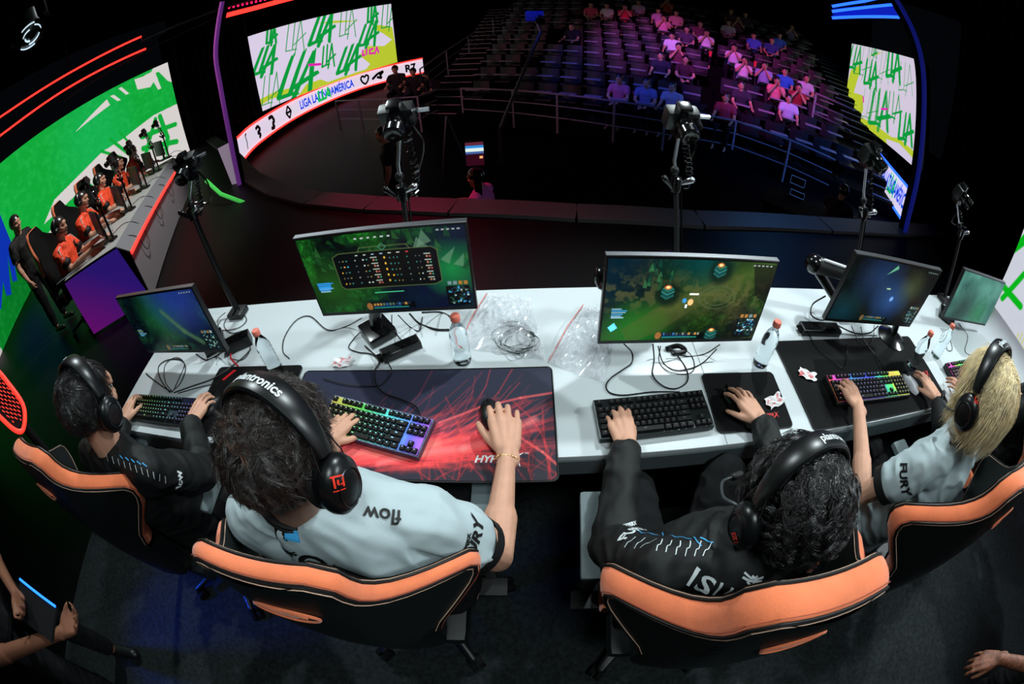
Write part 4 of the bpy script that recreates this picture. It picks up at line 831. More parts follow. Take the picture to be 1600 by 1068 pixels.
# ---- crumpled bags
m = mat('thin clear film', (.97, .98, 1), .10, alpha=.30, spec=1.0); m.node_tree.nodes['Principled BSDF'].inputs['Coat Weight'].default_value = .6
def bag(label, pts, h, seed, name='plastic_bag'):
    P = [onz(x, y, ZT) for x, y in pts]; c = sum(P, Vector())/len(P); t = tag(empty(name, (c.x, c.y, ZT), 0, label), None, 'plastic bag'); A, B, Cc, D = [Vector((p.x-c.x, p.y-c.y, 0)) for p in P]
    for lay in range(2):
        def f(u, v):
            p = A.lerp(B, u).lerp(D.lerp(Cc, u), v); q = Vector((p.x*15+seed, p.y*15, lay*3.3)); n1 = noise.noise(q); n2 = abs(noise.noise(q*2.1)); n3 = abs(noise.noise(q*4.1)); e = math.sin(PI*u)*math.sin(PI*v)
            z = .003+h*(e**.5)*(.5+.5*n1)*(1 if lay else .35)+.030*n2*e**.3+.014*n3; return Vector((p.x+.02*n1, p.y+.02*noise.noise(q*1.3+Vector((5, 5, 5))), max(.002, z)))
        MB().grid(30, 30, f).build('film', m, t, smooth=False)
    MB().tube([A.lerp(D, 1-.02)+Vector((0, 0, .012)), A.lerp(D, .5)*1.0+Vector((0, .01, .02)), A+Vector((0, 0, .008))], .0022, 6).build('zip_strip', mat('faded red zip', (.80, .45, .42), .5), t)
    return t
bag('crumpled clear zip bag lying behind a loose earphone cable', [(718, 540), (850, 562), (830, 468), (762, 460)], .045, 1.3); bag('crumpled clear bag beside the grassy lane monitor', [(858, 565), (945, 598), (955, 490), (912, 478)], .05, 7.7)
# ---- cables
def cable(label, pts, r=.0022, m=None, name='cable', cat='cable', world=True):
    P = [onz(p[0], p[1], ZT+(p[2] if len(p) > 2 else .004)) for p in pts]; P = spline(P, 10); o = Vector((P[0].x, P[0].y, ZT)); t = empty(name, o); MB().tube(P, r, 6).build('cord', m or M_cable, t, world=True); return tag(t, label, cat)
cable('thin black cable looping from the scoreboard monitor to the curly headed player', [(565, 497, .06), (540, 510), (512, 515), (485, 494), (463, 500), (445, 525), (442, 548), (452, 560)])
cable('thick black cable curving right from below the scoreboard monitor', [(640, 490, .08), (655, 505), (680, 514), (705, 515)], .004)
cable('thick black cable falling behind the scoreboard monitor edge', [(660, 488, .08), (690, 488), (710, 500), (716, 512)], .004)
cable('pair of thin cables dropping to the audio box', [(612, 492, .08), (613, 508), (622, 525, .02), (630, 533, .03)]); cable('thin cable dropping to the right of the audio box', [(622, 492, .08), (640, 510), (655, 516), (660, 495)])
cable('keyboard cable running over the dark part of the printed pad', [(604, 562, .03), (612, 580, .012), (602, 596, .012), (585, 603, .012), (540, 600, .012), (505, 591, .012)])
cable('black keyboard lead from the audio box to the colour lit keyboard', [(570, 540), (592, 562, .02), (585, 580, .012), (588, 600, .012), (600, 614, .012), (630, 625, .012), (650, 635, .012), (656, 648, .02)], .0028)
cable('thin cable near the neck of the scoreboard monitor', [(566, 515, .02), (552, 530), (545, 543), (560, 550), (580, 553), (598, 566)])
cable('black cable curling left of the unlit keyboard', [(975, 537, .05), (987, 550), (987, 566), (972, 578), (955, 590), (947, 602), (953, 613), (975, 617), (1020, 612), (1062, 612, .02)], .0026)
cable('long black cable loop below the grassy lane monitor', [(1020, 537, .05), (1022, 560), (1020, 585), (1035, 602), (1055, 607), (1073, 597), (1074, 580), (1062, 560), (1045, 540, .05)], .0026)
cable('black cable loop under the grassy lane monitor', [(1028, 540, .05), (1036, 566), (1055, 578), (1080, 575), (1100, 565), (1120, 545, .04)], .0022); cable('thin black loop under the grassy lane monitor', [(1045, 545, .03), (1070, 556), (1100, 553), (1125, 538, .05)], .0022)
cable('short black cable below the grassy lane monitor', [(1032, 540, .05), (1030, 565), (1045, 580), (1072, 584), (1085, 575), (1080, 555), (1062, 540, .04)], .0018)
cable('bundle of plugs below the grassy lane monitor', [(1040, 545), (1060, 540, .02), (1070, 548, .01), (1050, 552)], .009)
cable('large loop of cable lying above the far left keyboard', [(265, 613, .01), (250, 590), (248, 572), (262, 562), (282, 562), (290, 575), (282, 598), (268, 612)], .0026); cable('second cable loop above the far left keyboard', [(270, 612), (258, 595), (258, 570), (275, 558), (288, 568), (280, 590), (272, 608)], .002)
cable('thin cable crossing left of the far left loops', [(228, 583), (240, 593), (255, 604), (268, 612)], .003); cable('cable running from the far left keyboard to the stand', [(272, 613), (300, 603), (335, 590), (375, 562), (392, 545)], .003)
cable('fine cable from the far left keyboard to the pad', [(278, 614), (310, 605), (345, 597), (372, 588)], .002); cable('thick black cable arc under the leftmost monitor', [(306, 553, .04), (322, 562), (338, 556), (346, 549, .05)], .004)
cable('tangle of thin cables beside the leftmost audio box', [(345, 500), (338, 515), (348, 530), (372, 520), (388, 530), (390, 548), (378, 562), (360, 560)], .002); cable('red plugged cable by the leftmost mouse pad', [(361, 552, .03), (361, 560, .02), (372, 572, .01)], .004, mat('red plug', (.75, .12, .18), .5))
cable('tangle of cable round the leftmost stand clamp', [(352, 488, .03), (340, 500), (346, 515), (372, 512), (385, 500), (378, 490), (358, 494), (350, 508), (362, 520), (384, 515)], .002)
cable('thin cable from the right audio box over the large pad', [(1262, 518), (1275, 540, .012), (1300, 562, .012), (1318, 575, .012), (1324, 562, .012), (1323, 535, .012)], .0022); cable('cable arc under the dark blue map monitor', [(1308, 508, .03), (1335, 520, .01), (1358, 520, .01), (1372, 509, .04)], .0036)
cable('thin cable to the rainbow lit keyboard', [(1345, 510, .04), (1350, 530, .012), (1368, 555, .012), (1382, 575, .02)], .002); cable('thin cable loop on the large black pad', [(1330, 508, .04), (1340, 530, .012), (1355, 540, .012), (1364, 530, .012), (1366, 508, .04)], .002)
cable('cable loops round the folded monitor arm', [(1290, 462, .1), (1270, 475, .03), (1268, 492, .02), (1285, 500, .02), (1300, 490, .05)], .004); cable('thin cables under the pale green monitor', [(1490, 507, .03), (1484, 525), (1488, 545), (1480, 546), (1478, 528)], .002); cable('dark cables hanging right of the pale green monitor', [(1500, 508, .03), (1512, 525), (1508, 548), (1520, 556)], .002)
t = empty('earphone_cable', onz(808, 530, ZT)); mb = MB(); r = random.Random(2)
for k in range(7):
    cx, cy, a, b = 805+r.uniform(-8, 8), 530+r.uniform(-6, 6), r.uniform(22, 38), r.uniform(12, 24); ph = r.uniform(0, 6)
    mb.tube([onz(cx+a*math.cos(q+ph), cy+b*math.sin(q+ph), ZT+.012+.012*math.sin(3*q+k)) for q in [2*PI*i/30 for i in range(27)]], .0019, 6)
mb.build('cord', mat('grey green cord', (.22, .30, .29), .35), t, world=True); tag(t, 'loosely coiled earphone cable lying on the clear bag', 'cable')
for (x, y), s, lb, rz in (((535, 567), .062, 'white and red sweet wrapper above the printed pad', .1), ((1261, 586), .06, 'white and red sweet wrapper at the left of the large black pad', -.5), ((1210, 627), .062, 'crumpled white and red sweet wrapper on the small square pad', .35)):
    p = onz(x, y, ZT+.006); t = tag(empty('sweet_wrapper', (p.x, p.y, ZT+.006), rz, lb), None, 'wrapper'); I = Img(40, 26, 'e6e4e6', 1.5); r = random.Random(x)
    for k in range(9): I.ell((r.uniform(0, 1.5), r.uniform(0, 1)), (r.uniform(.06, .25), r.uniform(.05, .2)), 'd04a50', .4, .7)
    I.mesh('film', lambda U, V: ((U-.5)*s*1.3+.004*np.sin(V*9), (V-.5)*s*.75+.003*np.sin(U*8), .002+.006*np.abs(np.sin(U*7+V*5))), M_print, t, world=False)
# ---- camera rigs standing at the back of the desk
def rig(label, base, top, elbow, s=1.0, parts=True, head_tilt=.5, seed=1, toward=(0, -1, -.55), pole='thin'):
    t = tag(empty('camera_rig', (base[0], base[1], base[2]), 0, label), None, 'camera rig'); r = random.Random(seed); b, e, h = Vector(base), Vector(elbow), Vector(top)
    MB().box(b+Vector((0, 0, .015*s)), (.09*s, .08*s, .03*s), None, bev=.006*s).build('clamp', M_black, t, world=True)
    MB().tube([b+Vector((0, 0, .02*s)), e], .011*s, 10).build('lower_pole', M_black, t, world=True); MB().tube([b+Vector((.02*s, 0, .03*s)), e+Vector((.02*s, 0, 0))], .004*s, 6).build('cable_run', M_gloss, t, world=True)
    d = (h-e); hh = h-Vector((0, 0, .07*s)); k2 = e+Vector((.0, .0, .06*s))
    MB().lathe([(.012*s, -.03*s), (.024*s, -.028*s), (.026*s, .0), (.022*s, .03*s), (.012*s, .034*s)], e, 16).build('clamp_head', M_gloss, t, world=True)
    for q in (-1, 1): MB().cap(e+Vector((q*.02*s, -.01*s, .01*s*q)), e+Vector((q*.055*s, -.02*s, .03*s)), .009*s, .014*s).build('knob', M_alu if q > 0 else M_gloss, t, world=True)
    MB().tube([e, e.lerp(hh, .5)+Vector((-.012*s, 0, 0)), hh], .008*s, 10).build('upper_rod', M_alu, t, world=True); MB().ell(e.lerp(hh, .28)+Vector((-.008*s, 0, 0)), (.018*s, .018*s, .022*s), n=12, m=8).build('joint', M_black, t, world=True)
    P = []
    for i in range(60): v = i/59; p = (e-Vector((0, 0, .02*s))).lerp(hh, v)+Vector((.04*s+.012*s*math.sin(v*5), 0, 0)); P.append(p+Vector((math.cos(i*1.3), math.sin(i*1.3), 0))*.012*s)
    MB().tube(P, .0055*s, 6).build('coiled_cable', M_gloss, t, world=True); MB().tube(spline([hh+Vector((.05*s, 0, .02*s)), hh+Vector((.075*s, .01*s, -.05*s)), hh+Vector((.05*s, .01*s, -.14*s)), e+Vector((.045*s, 0, .05*s))], 8), .004*s, 6).build('loose_cable', M_gloss, t, world=True)
    L = Vector(toward).normalized(); Rm = rotm(L, (1, 0, 0)); up = -(Rm@Vector((0, 1, 0))) if (Rm@Vector((0, 1, 0))).z < 0 else Rm@Vector((0, 1, 0))
    cb = MB().box(h, (.125*s, .085*s, .055*s), Rm, bev=.012*s).build('camera_body', M_black, t, world=True)
    MB().box(h+up*.052*s+L*.005*s, (.05*s, .03*s, .05*s), Rm, bev=.008*s).build('viewfinder', M_gloss, cb, world=True); MB().cap(h+Rm@Vector((.055*s, 0, .0)), h+Rm@Vector((.055*s, 0, .045*s)), .018*s, .016*s).build('grip', M_rubber, cb, world=True)
    ln = MB().lathe([(.033*s, .02*s), (.036*s, .03*s), (.036*s, .06*s), (.033*s, .065*s), (.038*s, .07*s), (.038*s, .10*s), (.034*s, .105*s), (.030*s, .10*s), (.012*s, .092*s)], h, 22, Rm).build('lens', M_gloss, cb, world=True)
    MB().box(h+Rm@Vector((.085*s, .01*s, 0)), (.06*s, .012*s, .012*s), Rm).build('mounting_bar', M_alu, t, smooth=False, world=True); MB().box(hh+Vector((0, 0, .01*s)), (.05*s, .05*s, .03*s)).build('tripod_head', M_gloss, t, world=True)
    return t
rig('camera rig clamped behind the leftmost monitor', (-1.37, 1.38, ZT), (-1.42, 1.5, 1.50), (-1.50, 1.5, 1.26), seed=1, toward=(.2, -1, -.4))
rig('camera rig rising behind the scoreboard monitor', (-.45, 1.40, ZT), (-.425, 1.5, 1.49), (-.455, 1.5, 1.18), seed=2)
rig('camera rig rising behind the grassy lane monitor', (.61, 1.40, ZT), (.56, 1.5, 1.46), (.57, 1.5, 1.19), seed=3, toward=(.1, -1, -.5))
rig('camera rig in front of the right ribbon screen', (1.62, 1.40, ZT), (1.52, 1.5, 1.47), (1.60, 1.5, 1.16), seed=4, toward=(.4, -1, -.5))
rig('camera rig in the dark by the far right monitor', (2.60, 1.40, ZT), (2.42, 1.5, 1.44), (2.62, 1.5, 1.18), seed=5, toward=(.4, -1, -.4))
# ---------------------------------------------------------------- gaming chairs
M_suede = mat('orange suede', (.93, .50, .33), .85, spec=.15, bump=.5, bscale=600, vary=.10, vscale=22, sheen=.3)
M_leather = mat('black leatherette', (.055, .075, .075), .45, spec=.4, bump=.25, bscale=500)
M_stitch = mat('pale stitching', (.85, .70, .60), .6); M_pipe = mat('black piping', (.04, .04, .045), .5)
M_pad = mat('grey arm pad', (.40, .45, .46), .55)
TOP = .76
WS = [(0, .15), (.05, .165), (.11, .175), (.19, .18), (.27, .185), (.33, .205), (.39, .25), (.44, .285), (.48, .297), (.515, .285), (.55, .25), (.585, .212), (.62, .18), (.66, .155), (.70, .142), (.735, .134), (.752, .122), (.76, .10)]
def chair(label, x, y, rz, group='gaming chairs', lod=1, th=.055):
    t = tag(empty('gaming_chair', (x, y, 0), rz, label), None, 'chair', None); ss = np.array([a for a, _ in WS]); ww = np.array([b for _, b in WS]); tilt = .025
    def P(u, s, q):                    # u -1..1 across, s up, q 0 back .. 1 front
        w0 = float(np.interp(s, ss, ww)); xx = u*w0; cur = .030*(abs(xx)/.2)**2+.62*max(0, abs(xx)-.145)
        yy = -.235-.0+cur+th*(q-.5)-.02*math.sin(PI*min(1, s/TOP)); z = .53+s
        c, sn = math.cos(tilt), math.sin(tilt); zz, y2 = s*c+.53, yy-s*sn
        return Vector((xx, y2, zz))
    n = 28 if lod else 14; S = [TOP*(i/n) for i in range(n+1)]
    back = MB(); back.grid(15, n+1, lambda u, v: P(2*u-1, TOP*v, 0)-Vector((0, .012*math.sin(PI*u), 0))); rear = back.build('rear_shell', M_leather, t, auto=60)
    fr = MB(); fr.grid(15, n+1, lambda u, v: P(2*u-1, TOP*v, 1)+Vector((0, .018*max(0, abs(2*u-1)-.55)-.012*math.cos(PI*(u-.5)), 0))); fr.build('front_cushion', M_leather, t, auto=60)
    lo = [s for s in S if s <= .26]; S = [s for s in S if s >= .25]; out = [(-1, s) for s in S]+[(-1+2*k/8, TOP) for k in range(1, 8)]+[(1, s) for s in S[::-1]]; K = len(out)
    for q in (-1, 1): MB().grid(len(lo), 4, lambda u, v: P(q, lo[round(u*(len(lo)-1))], v)).build('lower_side', M_leather, t)
    O = [P(u, s, .5) for u, s in out]; N = []
    for i in range(K):
        tg = (O[min(K-1, i+1)]-O[max(0, i-1)]); fy = (P(out[i][0], out[i][1], 1)-P(out[i][0], out[i][1], 0)).normalized(); nn = tg.cross(fy).normalized(); nn = -nn if nn.dot(O[i]-Vector((0, O[i].y, .85))) < 0 else nn; N.append(nn)
    sd = MB(); sd.grid(K, 9, lambda u, v: P(*out[round(u*(K-1))], v*1.0)+N[round(u*(K-1))]*(.010*math.sin(PI*v)**.6)); band = sd.build('side_band', M_suede, t, auto=80)
    for q in (0, 1):
        pp = [P(u, s, q)+N[i]*.002 for i, (u, s) in enumerate(out)]; MB().tube(pp, .0036, 6).build('piping', M_pipe, band)
        if lod: MB().tube([p+N[i]*-.006+Vector((0, -.0045 if q == 0 else .0045, 0)) for i, p in enumerate(pp)], .0013, 4).build('stitching', M_stitch, band)
    if lod:
        MB().tube([P(u, s, .12)+N[i]*.0085 for i, (u, s) in enumerate(out)], .0011, 4).build('stitching', mat('brown stitching', (.62, .30, .2), .7), t)
        em = MB(); cc = lambda a, b: P(a/float(np.interp(.625+b, ss, ww)), .625+b, 0)+Vector((0, -.0145, 0)); em.tube([cc(.066*math.cos(q), .033*math.sin(q)) for q in [2*PI*k/40 for k in range(40)]], .0035, 6, closed=True, flat=.5)
        em.build('emblem_ring', M_suede, rear)
        em = MB(); bird = [(a_*.8, b_*.8) for a_, b_ in [(-.05, .018), (-.01, .006), (.012, .016), (.014, .002), (.034, .006), (.05, -.010), (.028, -.008), (.018, -.018), (-.004, -.010), (-.02, -.016), (-.024, -.004)]]
        em.add([cc(a, b)+Vector((0, -.001, 0)) for a, b in bird]+[cc(a, b)+Vector((0, .003, 0)) for a, b in bird], [tuple(range(len(bird))), tuple(range(2*len(bird)-1, len(bird)-1, -1))]+[(i, (i+1) % len(bird), len(bird)+(i+1) % len(bird), len(bird)+i) for i in range(len(bird))]); em.build('emblem', M_suede, rear, smooth=False)
    MB().box((0, .03, .455), (.42, .50, .10), None, bev=.035).build('seat', M_leather, t)
    for q in (-1, 1):
        MB().box((q*.205, .09, .47), (.06, .32, .09), None, bev=.03).build('seat_wing', M_suede, t)
        a = MB(); a.box((q*.27, .04, .55), (.035, .07, .22), None, bev=.006); a.box((q*.26, -.02, .435), (.12, .06, .02)); a.build('armrest_post', M_black, t)
        MB().box((q*.268, .12, .672), (.085, .27, .028), None, bev=.013).build('armrest_pad', M_pad, t)
    MB().tube([(0, 0, .10), (0, 0, .40)], .028, 12).build('gas_lift', M_black, t); MB().box((0, 0, .40), (.22, .26, .03)).build('tilt_plate', M_black, t, smooth=False)
    for k in range(5):
        q = 2*PI*k/5+.3; d = Vector((math.cos(q), math.sin(q), 0)); MB().cap(Vector((0, 0, .115)), d*.30+Vector((0, 0, .085)), .034, .02, flat=.7).build('base_arm', M_black, t)
        m = MB(); nn = Vector((-d.y, d.x, 0))
        for z in (-1, 1): m.tube([d*.31+nn*z*.008+Vector((0, 0, .030)), d*.31+nn*z*.028+Vector((0, 0, .030))], .030, 12)
        m.build('caster', M_rubber, t)
    return t
CH = [chair('gaming chair with orange bands at the far left seat, its edge lit blue', -1.40, .43, -.02), chair('gaming chair with orange edge holding the player in white jersey and round headset', -.405, .372, .0, th=.034),
      chair('gaming chair with orange edge behind the curly haired player in black', .43, .305, -.05, th=.062), chair('gaming chair with orange edge behind the blond player', 1.19, .32, .04), chair('gaming chair partly hidden at the far right end of the desk', 2.38, .40, .05)]
# ---------------------------------------------------------------- the five near players
def near(label, base, J, **k):
    b = Vector((base[0], base[1], 0)); L = {}
    vec = ('face', 'headup', 'fl', 'fr', 'nl', 'nr')
    for n, v in J.items(): L[n] = Vector(v) if n in vec else Vector(v)-b
    return human(label, L, b, 0, **k)
def TZ(px, py, z): p = onz(px, py, z); return (p.x, p.y, z)
# second player: white jersey, wide set, bare right forearm
h2 = near('person in white jersey seen from behind, right hand on the printed pad', (-.38, .35), dict(
    pelvis=(-.36, .40, .56), belly=(-.36, .35, .74), chest=(-.365, .31, .94), neck=TZ(462, 778, 1.135), head=(-.40, .325, 1.285), face=(.25, 1, -.35), headup=(0, .3, 1),
    sl=TZ(402, 806, 1.03), sr=TZ(665, 812, 1.02), el=(-.66, .44, .82), er=TZ(775, 868, .79), wl=(-.62, .67, .795), wr=TZ(793, 704, .800), hl=(-.46, .34, .54), hr=(-.26, .34, .54), kl=(-.52, .78, .52), kr=(-.22, .78, .52), al=(-.52, .80, .12), ar=(-.22, .80, .12),
    fl=(.42, 1, -.05), fr=(-.10, 1, .12), nl=(0, 0, 1), nr=(.05, -.05, 1)), shirt=M_jersey, trouser=M_trouser, fat=1.08, vox=.0038, hl=dict(curl=(.30, .45, .3), thumb=.8), hr=dict(curl=(.30, .40, .30), spread=.08, thumb=.68, tcurl=.25, s=1.16), collar=M_ink)
h3 = near('person with curly black hair in black sweater leaning over the desk', (.42, .3), dict(
    pelvis=(.40, .33, .55), belly=(.41, .29, .72), chest=(.43, .25, .90), neck=(.50, .225, 1.005), head=TZ(1242, 778, 1.12), face=(-.12, 1, -.36), headup=(-.05, .33, 1),
    sl=(.255, .235, .965), sr=(.62, .235, .965), el=(.19, .37, .76), er=(.73, .42, .78), wl=(.262, .660, .792), wr=(.715, .705, .792), hl=(.31, .31, .53), hr=(.49, .31, .53), kl=(.31, .60, .60), kr=(.60, .60, .66), al=(.30, .72, .14), ar=(.62, .66, .14),
    fl=(-.05, 1, -.02), fr=(-.32, 1, 0), nl=(0, 0, 1), nr=(.05, 0, 1)), shirt=M_blackcloth, trouser=M_trouser, sleeve='long', vox=.0038, fat=.95, hl=dict(curl=(.12, .5, .5), spread=.10, thumb=.45, s=.97), hr=dict(curl=(.0, .35, .3), spread=.2, thumb=.75, s=.95))
h4 = near('person with long blond hair in white jersey, left arm bent over the rainbow lit keyboard', (1.25, .36), dict(
    pelvis=(1.27, .36, .55), belly=(1.28, .33, .73), chest=(1.29, .32, .92), neck=(1.285, .33, 1.08), head=(1.235, .355, 1.255), face=(-.08, 1, -.35), headup=(-.1, .3, 1),
    sl=(1.125, .315, 1.02), sr=(1.475, .335, 1.02), el=(1.035, .38, .77), er=(1.60, .52, .82), wl=(1.165, .700, .800), wr=(1.712, .672, .800), hl=(1.18, .40, .53), hr=(1.36, .40, .53), kl=(1.10, .74, .54), kr=(1.40, .76, .54), al=(1.08, .80, .12), ar=(1.42, .8, .12),
    fl=(.05, 1, -.02), fr=(-.10, 1, 0), nl=(0, 0, 1), nr=(0, 0, 1)), shirt=M_jersey, trouser=M_trouser, vox=.0038, fat=.92, hl=dict(curl=(.25, .45, .35), spread=.14, thumb=.35), hr=dict(curl=(.0, .3, .3), thumb=.6), collar=M_ink)
# black arm sleeve on the right forearm
J = h4['J']; m = MB(); E, W = J['er'], J['wr']; m.cap(J['sr'].lerp(E, .7), E, .060, .056); m.cap(E, W-(W-E)*.28, .056, .040); o = m.build('arm_sleeve', M_blackcloth, h4['root']); baked(o, [('REMESH', dict(mode='VOXEL', voxel_size=.007, use_smooth_shade=True)), ('SMOOTH', dict(factor=.5, iterations=3))])
h1 = near('person with short black hair in black jersey at the far left seat', (-1.25, .42), dict(
    pelvis=(-1.30, .42, .56), belly=(-1.29, .39, .74), chest=(-1.27, .36, .93), neck=(-1.235, .375, 1.085), head=(-1.205, .42, 1.245), face=(-.05, 1, -.30), headup=(.05, .28, 1),
    sl=(-1.43, .37, 1.02), sr=(-1.08, .37, 1.02), el=(-1.62, .45, .80), er=(-1.06, .50, .80), wl=(-1.70, .665, .800), wr=(-1.235, .700, .800), hl=(-1.39, .46, .54), hr=(-1.21, .46, .54), kl=(-1.45, .82, .53), kr=(-1.16, .82, .53), al=(-1.45, .84, .12), ar=(-1.16, .84, .12),
    fl=(-.15, 1, .05), fr=(.10, 1, 0), nl=(-.1, 0, 1), nr=(0, 0, 1)), shirt=M_blackcloth, trouser=M_trouser, sleeve='long', vox=.0038, fat=.95, hl=dict(curl=(.1, .6, .5), spread=.2, thumb=.7), hr=dict(curl=(.05, .5, .5), spread=.16, thumb=.6))
h5 = near('person in black jersey mostly hidden at the far right, hand on the pink lit keyboard', (2.32, .40), dict(
    pelvis=(2.36, .40, .55), belly=(2.37, .37, .73), chest=(2.38, .35, .92), neck=(2.38, .36, 1.08), head=(2.37, .40, 1.235), face=(-.02, 1, -.3), headup=(0, .3, 1), sl=(2.20, .35, 1.02), sr=(2.56, .36, 1.02), el=(2.10, .50, .80), er=(2.66, .50, .80), wl=TZ(1512, 622, .805), wr=(2.5, .70, .80),
    hl=(2.27, .44, .53), hr=(2.45, .44, .53), kl=(2.22, .8, .54), kr=(2.5, .8, .54), al=(2.2, .82, .12), ar=(2.5, .82, .12), fl=(-.35, 1, 0), fr=(0, 1, 0)), shirt=M_blackcloth, trouser=M_trouser, vox=.005, hl=dict(curl=(.2, .4, .3)))
# ---- hair
def TZ0(): pass
def curls(h, name, n, seed, rad, L, lo, front, m, curl=.010, turns=2.2, droop=.3, K=14, sel=None, stand=.9, clump=1):
    c, Mh = h['J']['head'], h['Mh']; P, N = scalp(c, Mh, n, seed, lo, front); r = np.random.RandomState(seed+1)
    if sel is not None: k = sel(P); P, N = P[k], N[k]
    n = len(P); G = r.randn(n, 3); L0 = (.6+.7*r.rand(n))*(np.where(np.abs(P[:, 1]+.012) < .030, .22, 1) if n > 600 else 1); H = r.rand(n)*6.28; P, N, G, L0, H = (np.repeat(z, clump, 0) for z in (P, N, G, L0, H)); n = len(P)
    if clump > 1: P = P+r.randn(n, 3)*.0015; H = H+r.randn(n)*.12
    T = np.cross(N, G); T /= np.linalg.norm(T, axis=1, keepdims=True); B = np.cross(N, T); u = np.linspace(0, 1, K)[None, :, None]; ln = (L*L0)[:, None, None]
    ph = H[:, None, None]; tw = ph+u*turns*6.28; cr = curl*(.8+.4*r.rand(n))[:, None, None]; d = N[:, None, :]*stand+T[:, None, :]*(.5*r.rand(n))[:, None, None]
    Q = P[:, None, :]+d*ln*u*(1-.25*u)+(T[:, None, :]*(np.cos(tw)-np.cos(ph))+B[:, None, :]*(np.sin(tw)-np.sin(ph)))*cr*np.minimum(1, u*3)+np.array([0, -.1, -1])*droop*ln*u**2
    return strands(name, to_world(c, Mh, Q), rad, m, h['root'])
def shortlay(h, name, n, seed, rad, L, lo, front, m, whorl=(0, -.06, .09), lift=.2, K=6, sel=None, jit=.25, fwd=0, clump=1):
    c, Mh = h['J']['head'], h['Mh']; P, N = scalp(c, Mh, n, seed, lo, front); r = np.random.RandomState(seed+1)
    if sel is not None: k = sel(P); P, N = P[k], N[k]
    n = len(P); G = r.randn(n, 3)*jit*.08; L0 = .6+.8*r.rand(n); L1 = .5+r.rand(n); P, N, G, L0, L1 = (np.repeat(z, clump, 0) for z in (P, N, G, L0, L1)); n = len(P)
    if clump > 1: P = P+r.randn(n, 3)*.0017; L0 = L0*(.85+.3*r.rand(n))
    D = P-np.array(whorl)+np.array([0, fwd, 0]); D += G+r.randn(n, 3)*.004; D -= N*(D*N).sum(1, keepdims=True); D /= np.linalg.norm(D, axis=1, keepdims=True)+1e-6
    u = np.linspace(0, 1, K)[None, :, None]; ln = (L*L0)[:, None, None]; lf = (lift*L1)[:, None, None]
    Q = P[:, None, :]+D[:, None, :]*ln*u+N[:, None, :]*ln*(lf*u-.5*ln/.09*0*u)+N[:, None, :]*(-.5*(ln*u)**2/.10)+N[:, None, :]*.004
    rr = np.linalg.norm((Q-np.array([0, -.012, .025]))/np.array([.081, .101, .093]), axis=2, keepdims=True); Q = np.where(rr < 1.02, (Q-np.array([0, -.012, .025]))/rr*1.03+np.array([0, -.012, .025]), Q)
    return strands(name, to_world(c, Mh, Q), rad, m, h['root'])
for h, m in ((h1, M_hairk), (h2, M_hair), (h3, M_hairk), (h5, M_hairk)): hair_cap(h['root'], h['J']['head'], h['Mh'], m)
shortlay(h2, 'hair', 1700, 1, .0006, .030, -.50, .5, M_hair, lift=.26, jit=1.0, clump=11)
shortlay(h2, 'hair', 420, 31, .0006, .022, -.5, .5, M_crown, lift=.55, jit=1.2, clump=8, sel=lambda P: np.linalg.norm(P-np.array([.0, -.070, .070]), axis=1) < .034)
shortlay(h2, 'hair', 700, 2, .0006, .036, .0, .55, M_hair, lift=.34, jit=1.0, clump=9)
curls(h2, 'hair', 420, 5, .0007, .046, .1, .8, M_hair, curl=.009, turns=1.4, clump=8, sel=lambda P: (P[:, 1] > .005) & (P[:, 2] > .06))
curls(h3, 'hair', 620, 8, .0010, .050, -.55, .75, M_hairk, curl=.0150, turns=1.6, droop=.4, K=20, clump=15)
shortlay(h1, 'hair', 1000, 9, .0007, .050, -.45, .5, M_hairk, lift=.16, jit=.5, clump=10); shortlay(h5, 'hair', 1500, 10, .0008, .045, -.4, .5, M_hairk, lift=.25, jit=.5)
def longhair(h, n, seed, m):
    c, Mh = h['J']['head'], h['Mh']; P, N = scalp(c, Mh, n, seed, -.15, .55, 1.0); r = np.random.RandomState(seed); K = 16; n = len(P); Q = np.zeros((n, K, 3)); Q[:, 0] = P+N*.004
    Lm = .105+.060*r.rand(n)**.7; part = np.sign(P[:, 0]+r.randn(n)*.01)[:, None]; D = N*.35+np.c_[part[:, 0]*.45, np.full(n, -.25), np.full(n, .1)]+r.randn(n, 3)*.12; D /= np.linalg.norm(D, axis=1, keepdims=True)
    g = np.array(Mh).T@np.array([0, 0, -1.]); wv = r.rand(n, 3)*6
    for k in range(1, K):
        D = D+g*.55+.10*np.sin(wv+k*.7); D /= np.linalg.norm(D, axis=1, keepdims=True); q = Q[:, k-1]+D*(Lm/(K-1))[:, None]
        e = (q-np.array([0, -.012, .015]))/np.array([.088, .108, .104]); rr = np.linalg.norm(e, axis=1, keepdims=True); lay = 1+.13*((wv[:, :1]/6)); q = np.where(rr < lay, (e/rr*lay)*np.array([.088, .108, .104])+np.array([0, -.012, .015]), q)
        nk = q[:, 2] < -.07; rad = np.hypot(q[:, 0], q[:, 1]+.01); f = np.where(nk & (rad < .075), .075/np.maximum(rad, .01), 1); q[:, 0] *= f; q[:, 1] = (q[:, 1]+.01)*f-.01; Q[:, k] = q
    fr = (Q[:, :, 1].max(axis=1) > .085) & (Q[:, -1, 2] < 0); Q = Q[~fr]; return strands('hair', to_world(c, Mh, Q), .0008, m, h['root'])
hair_cap(h4['root'], h4['J']['head'], h4['Mh'], M_blond, g=.006); longhair(h4, 6500, 4, M_blond)
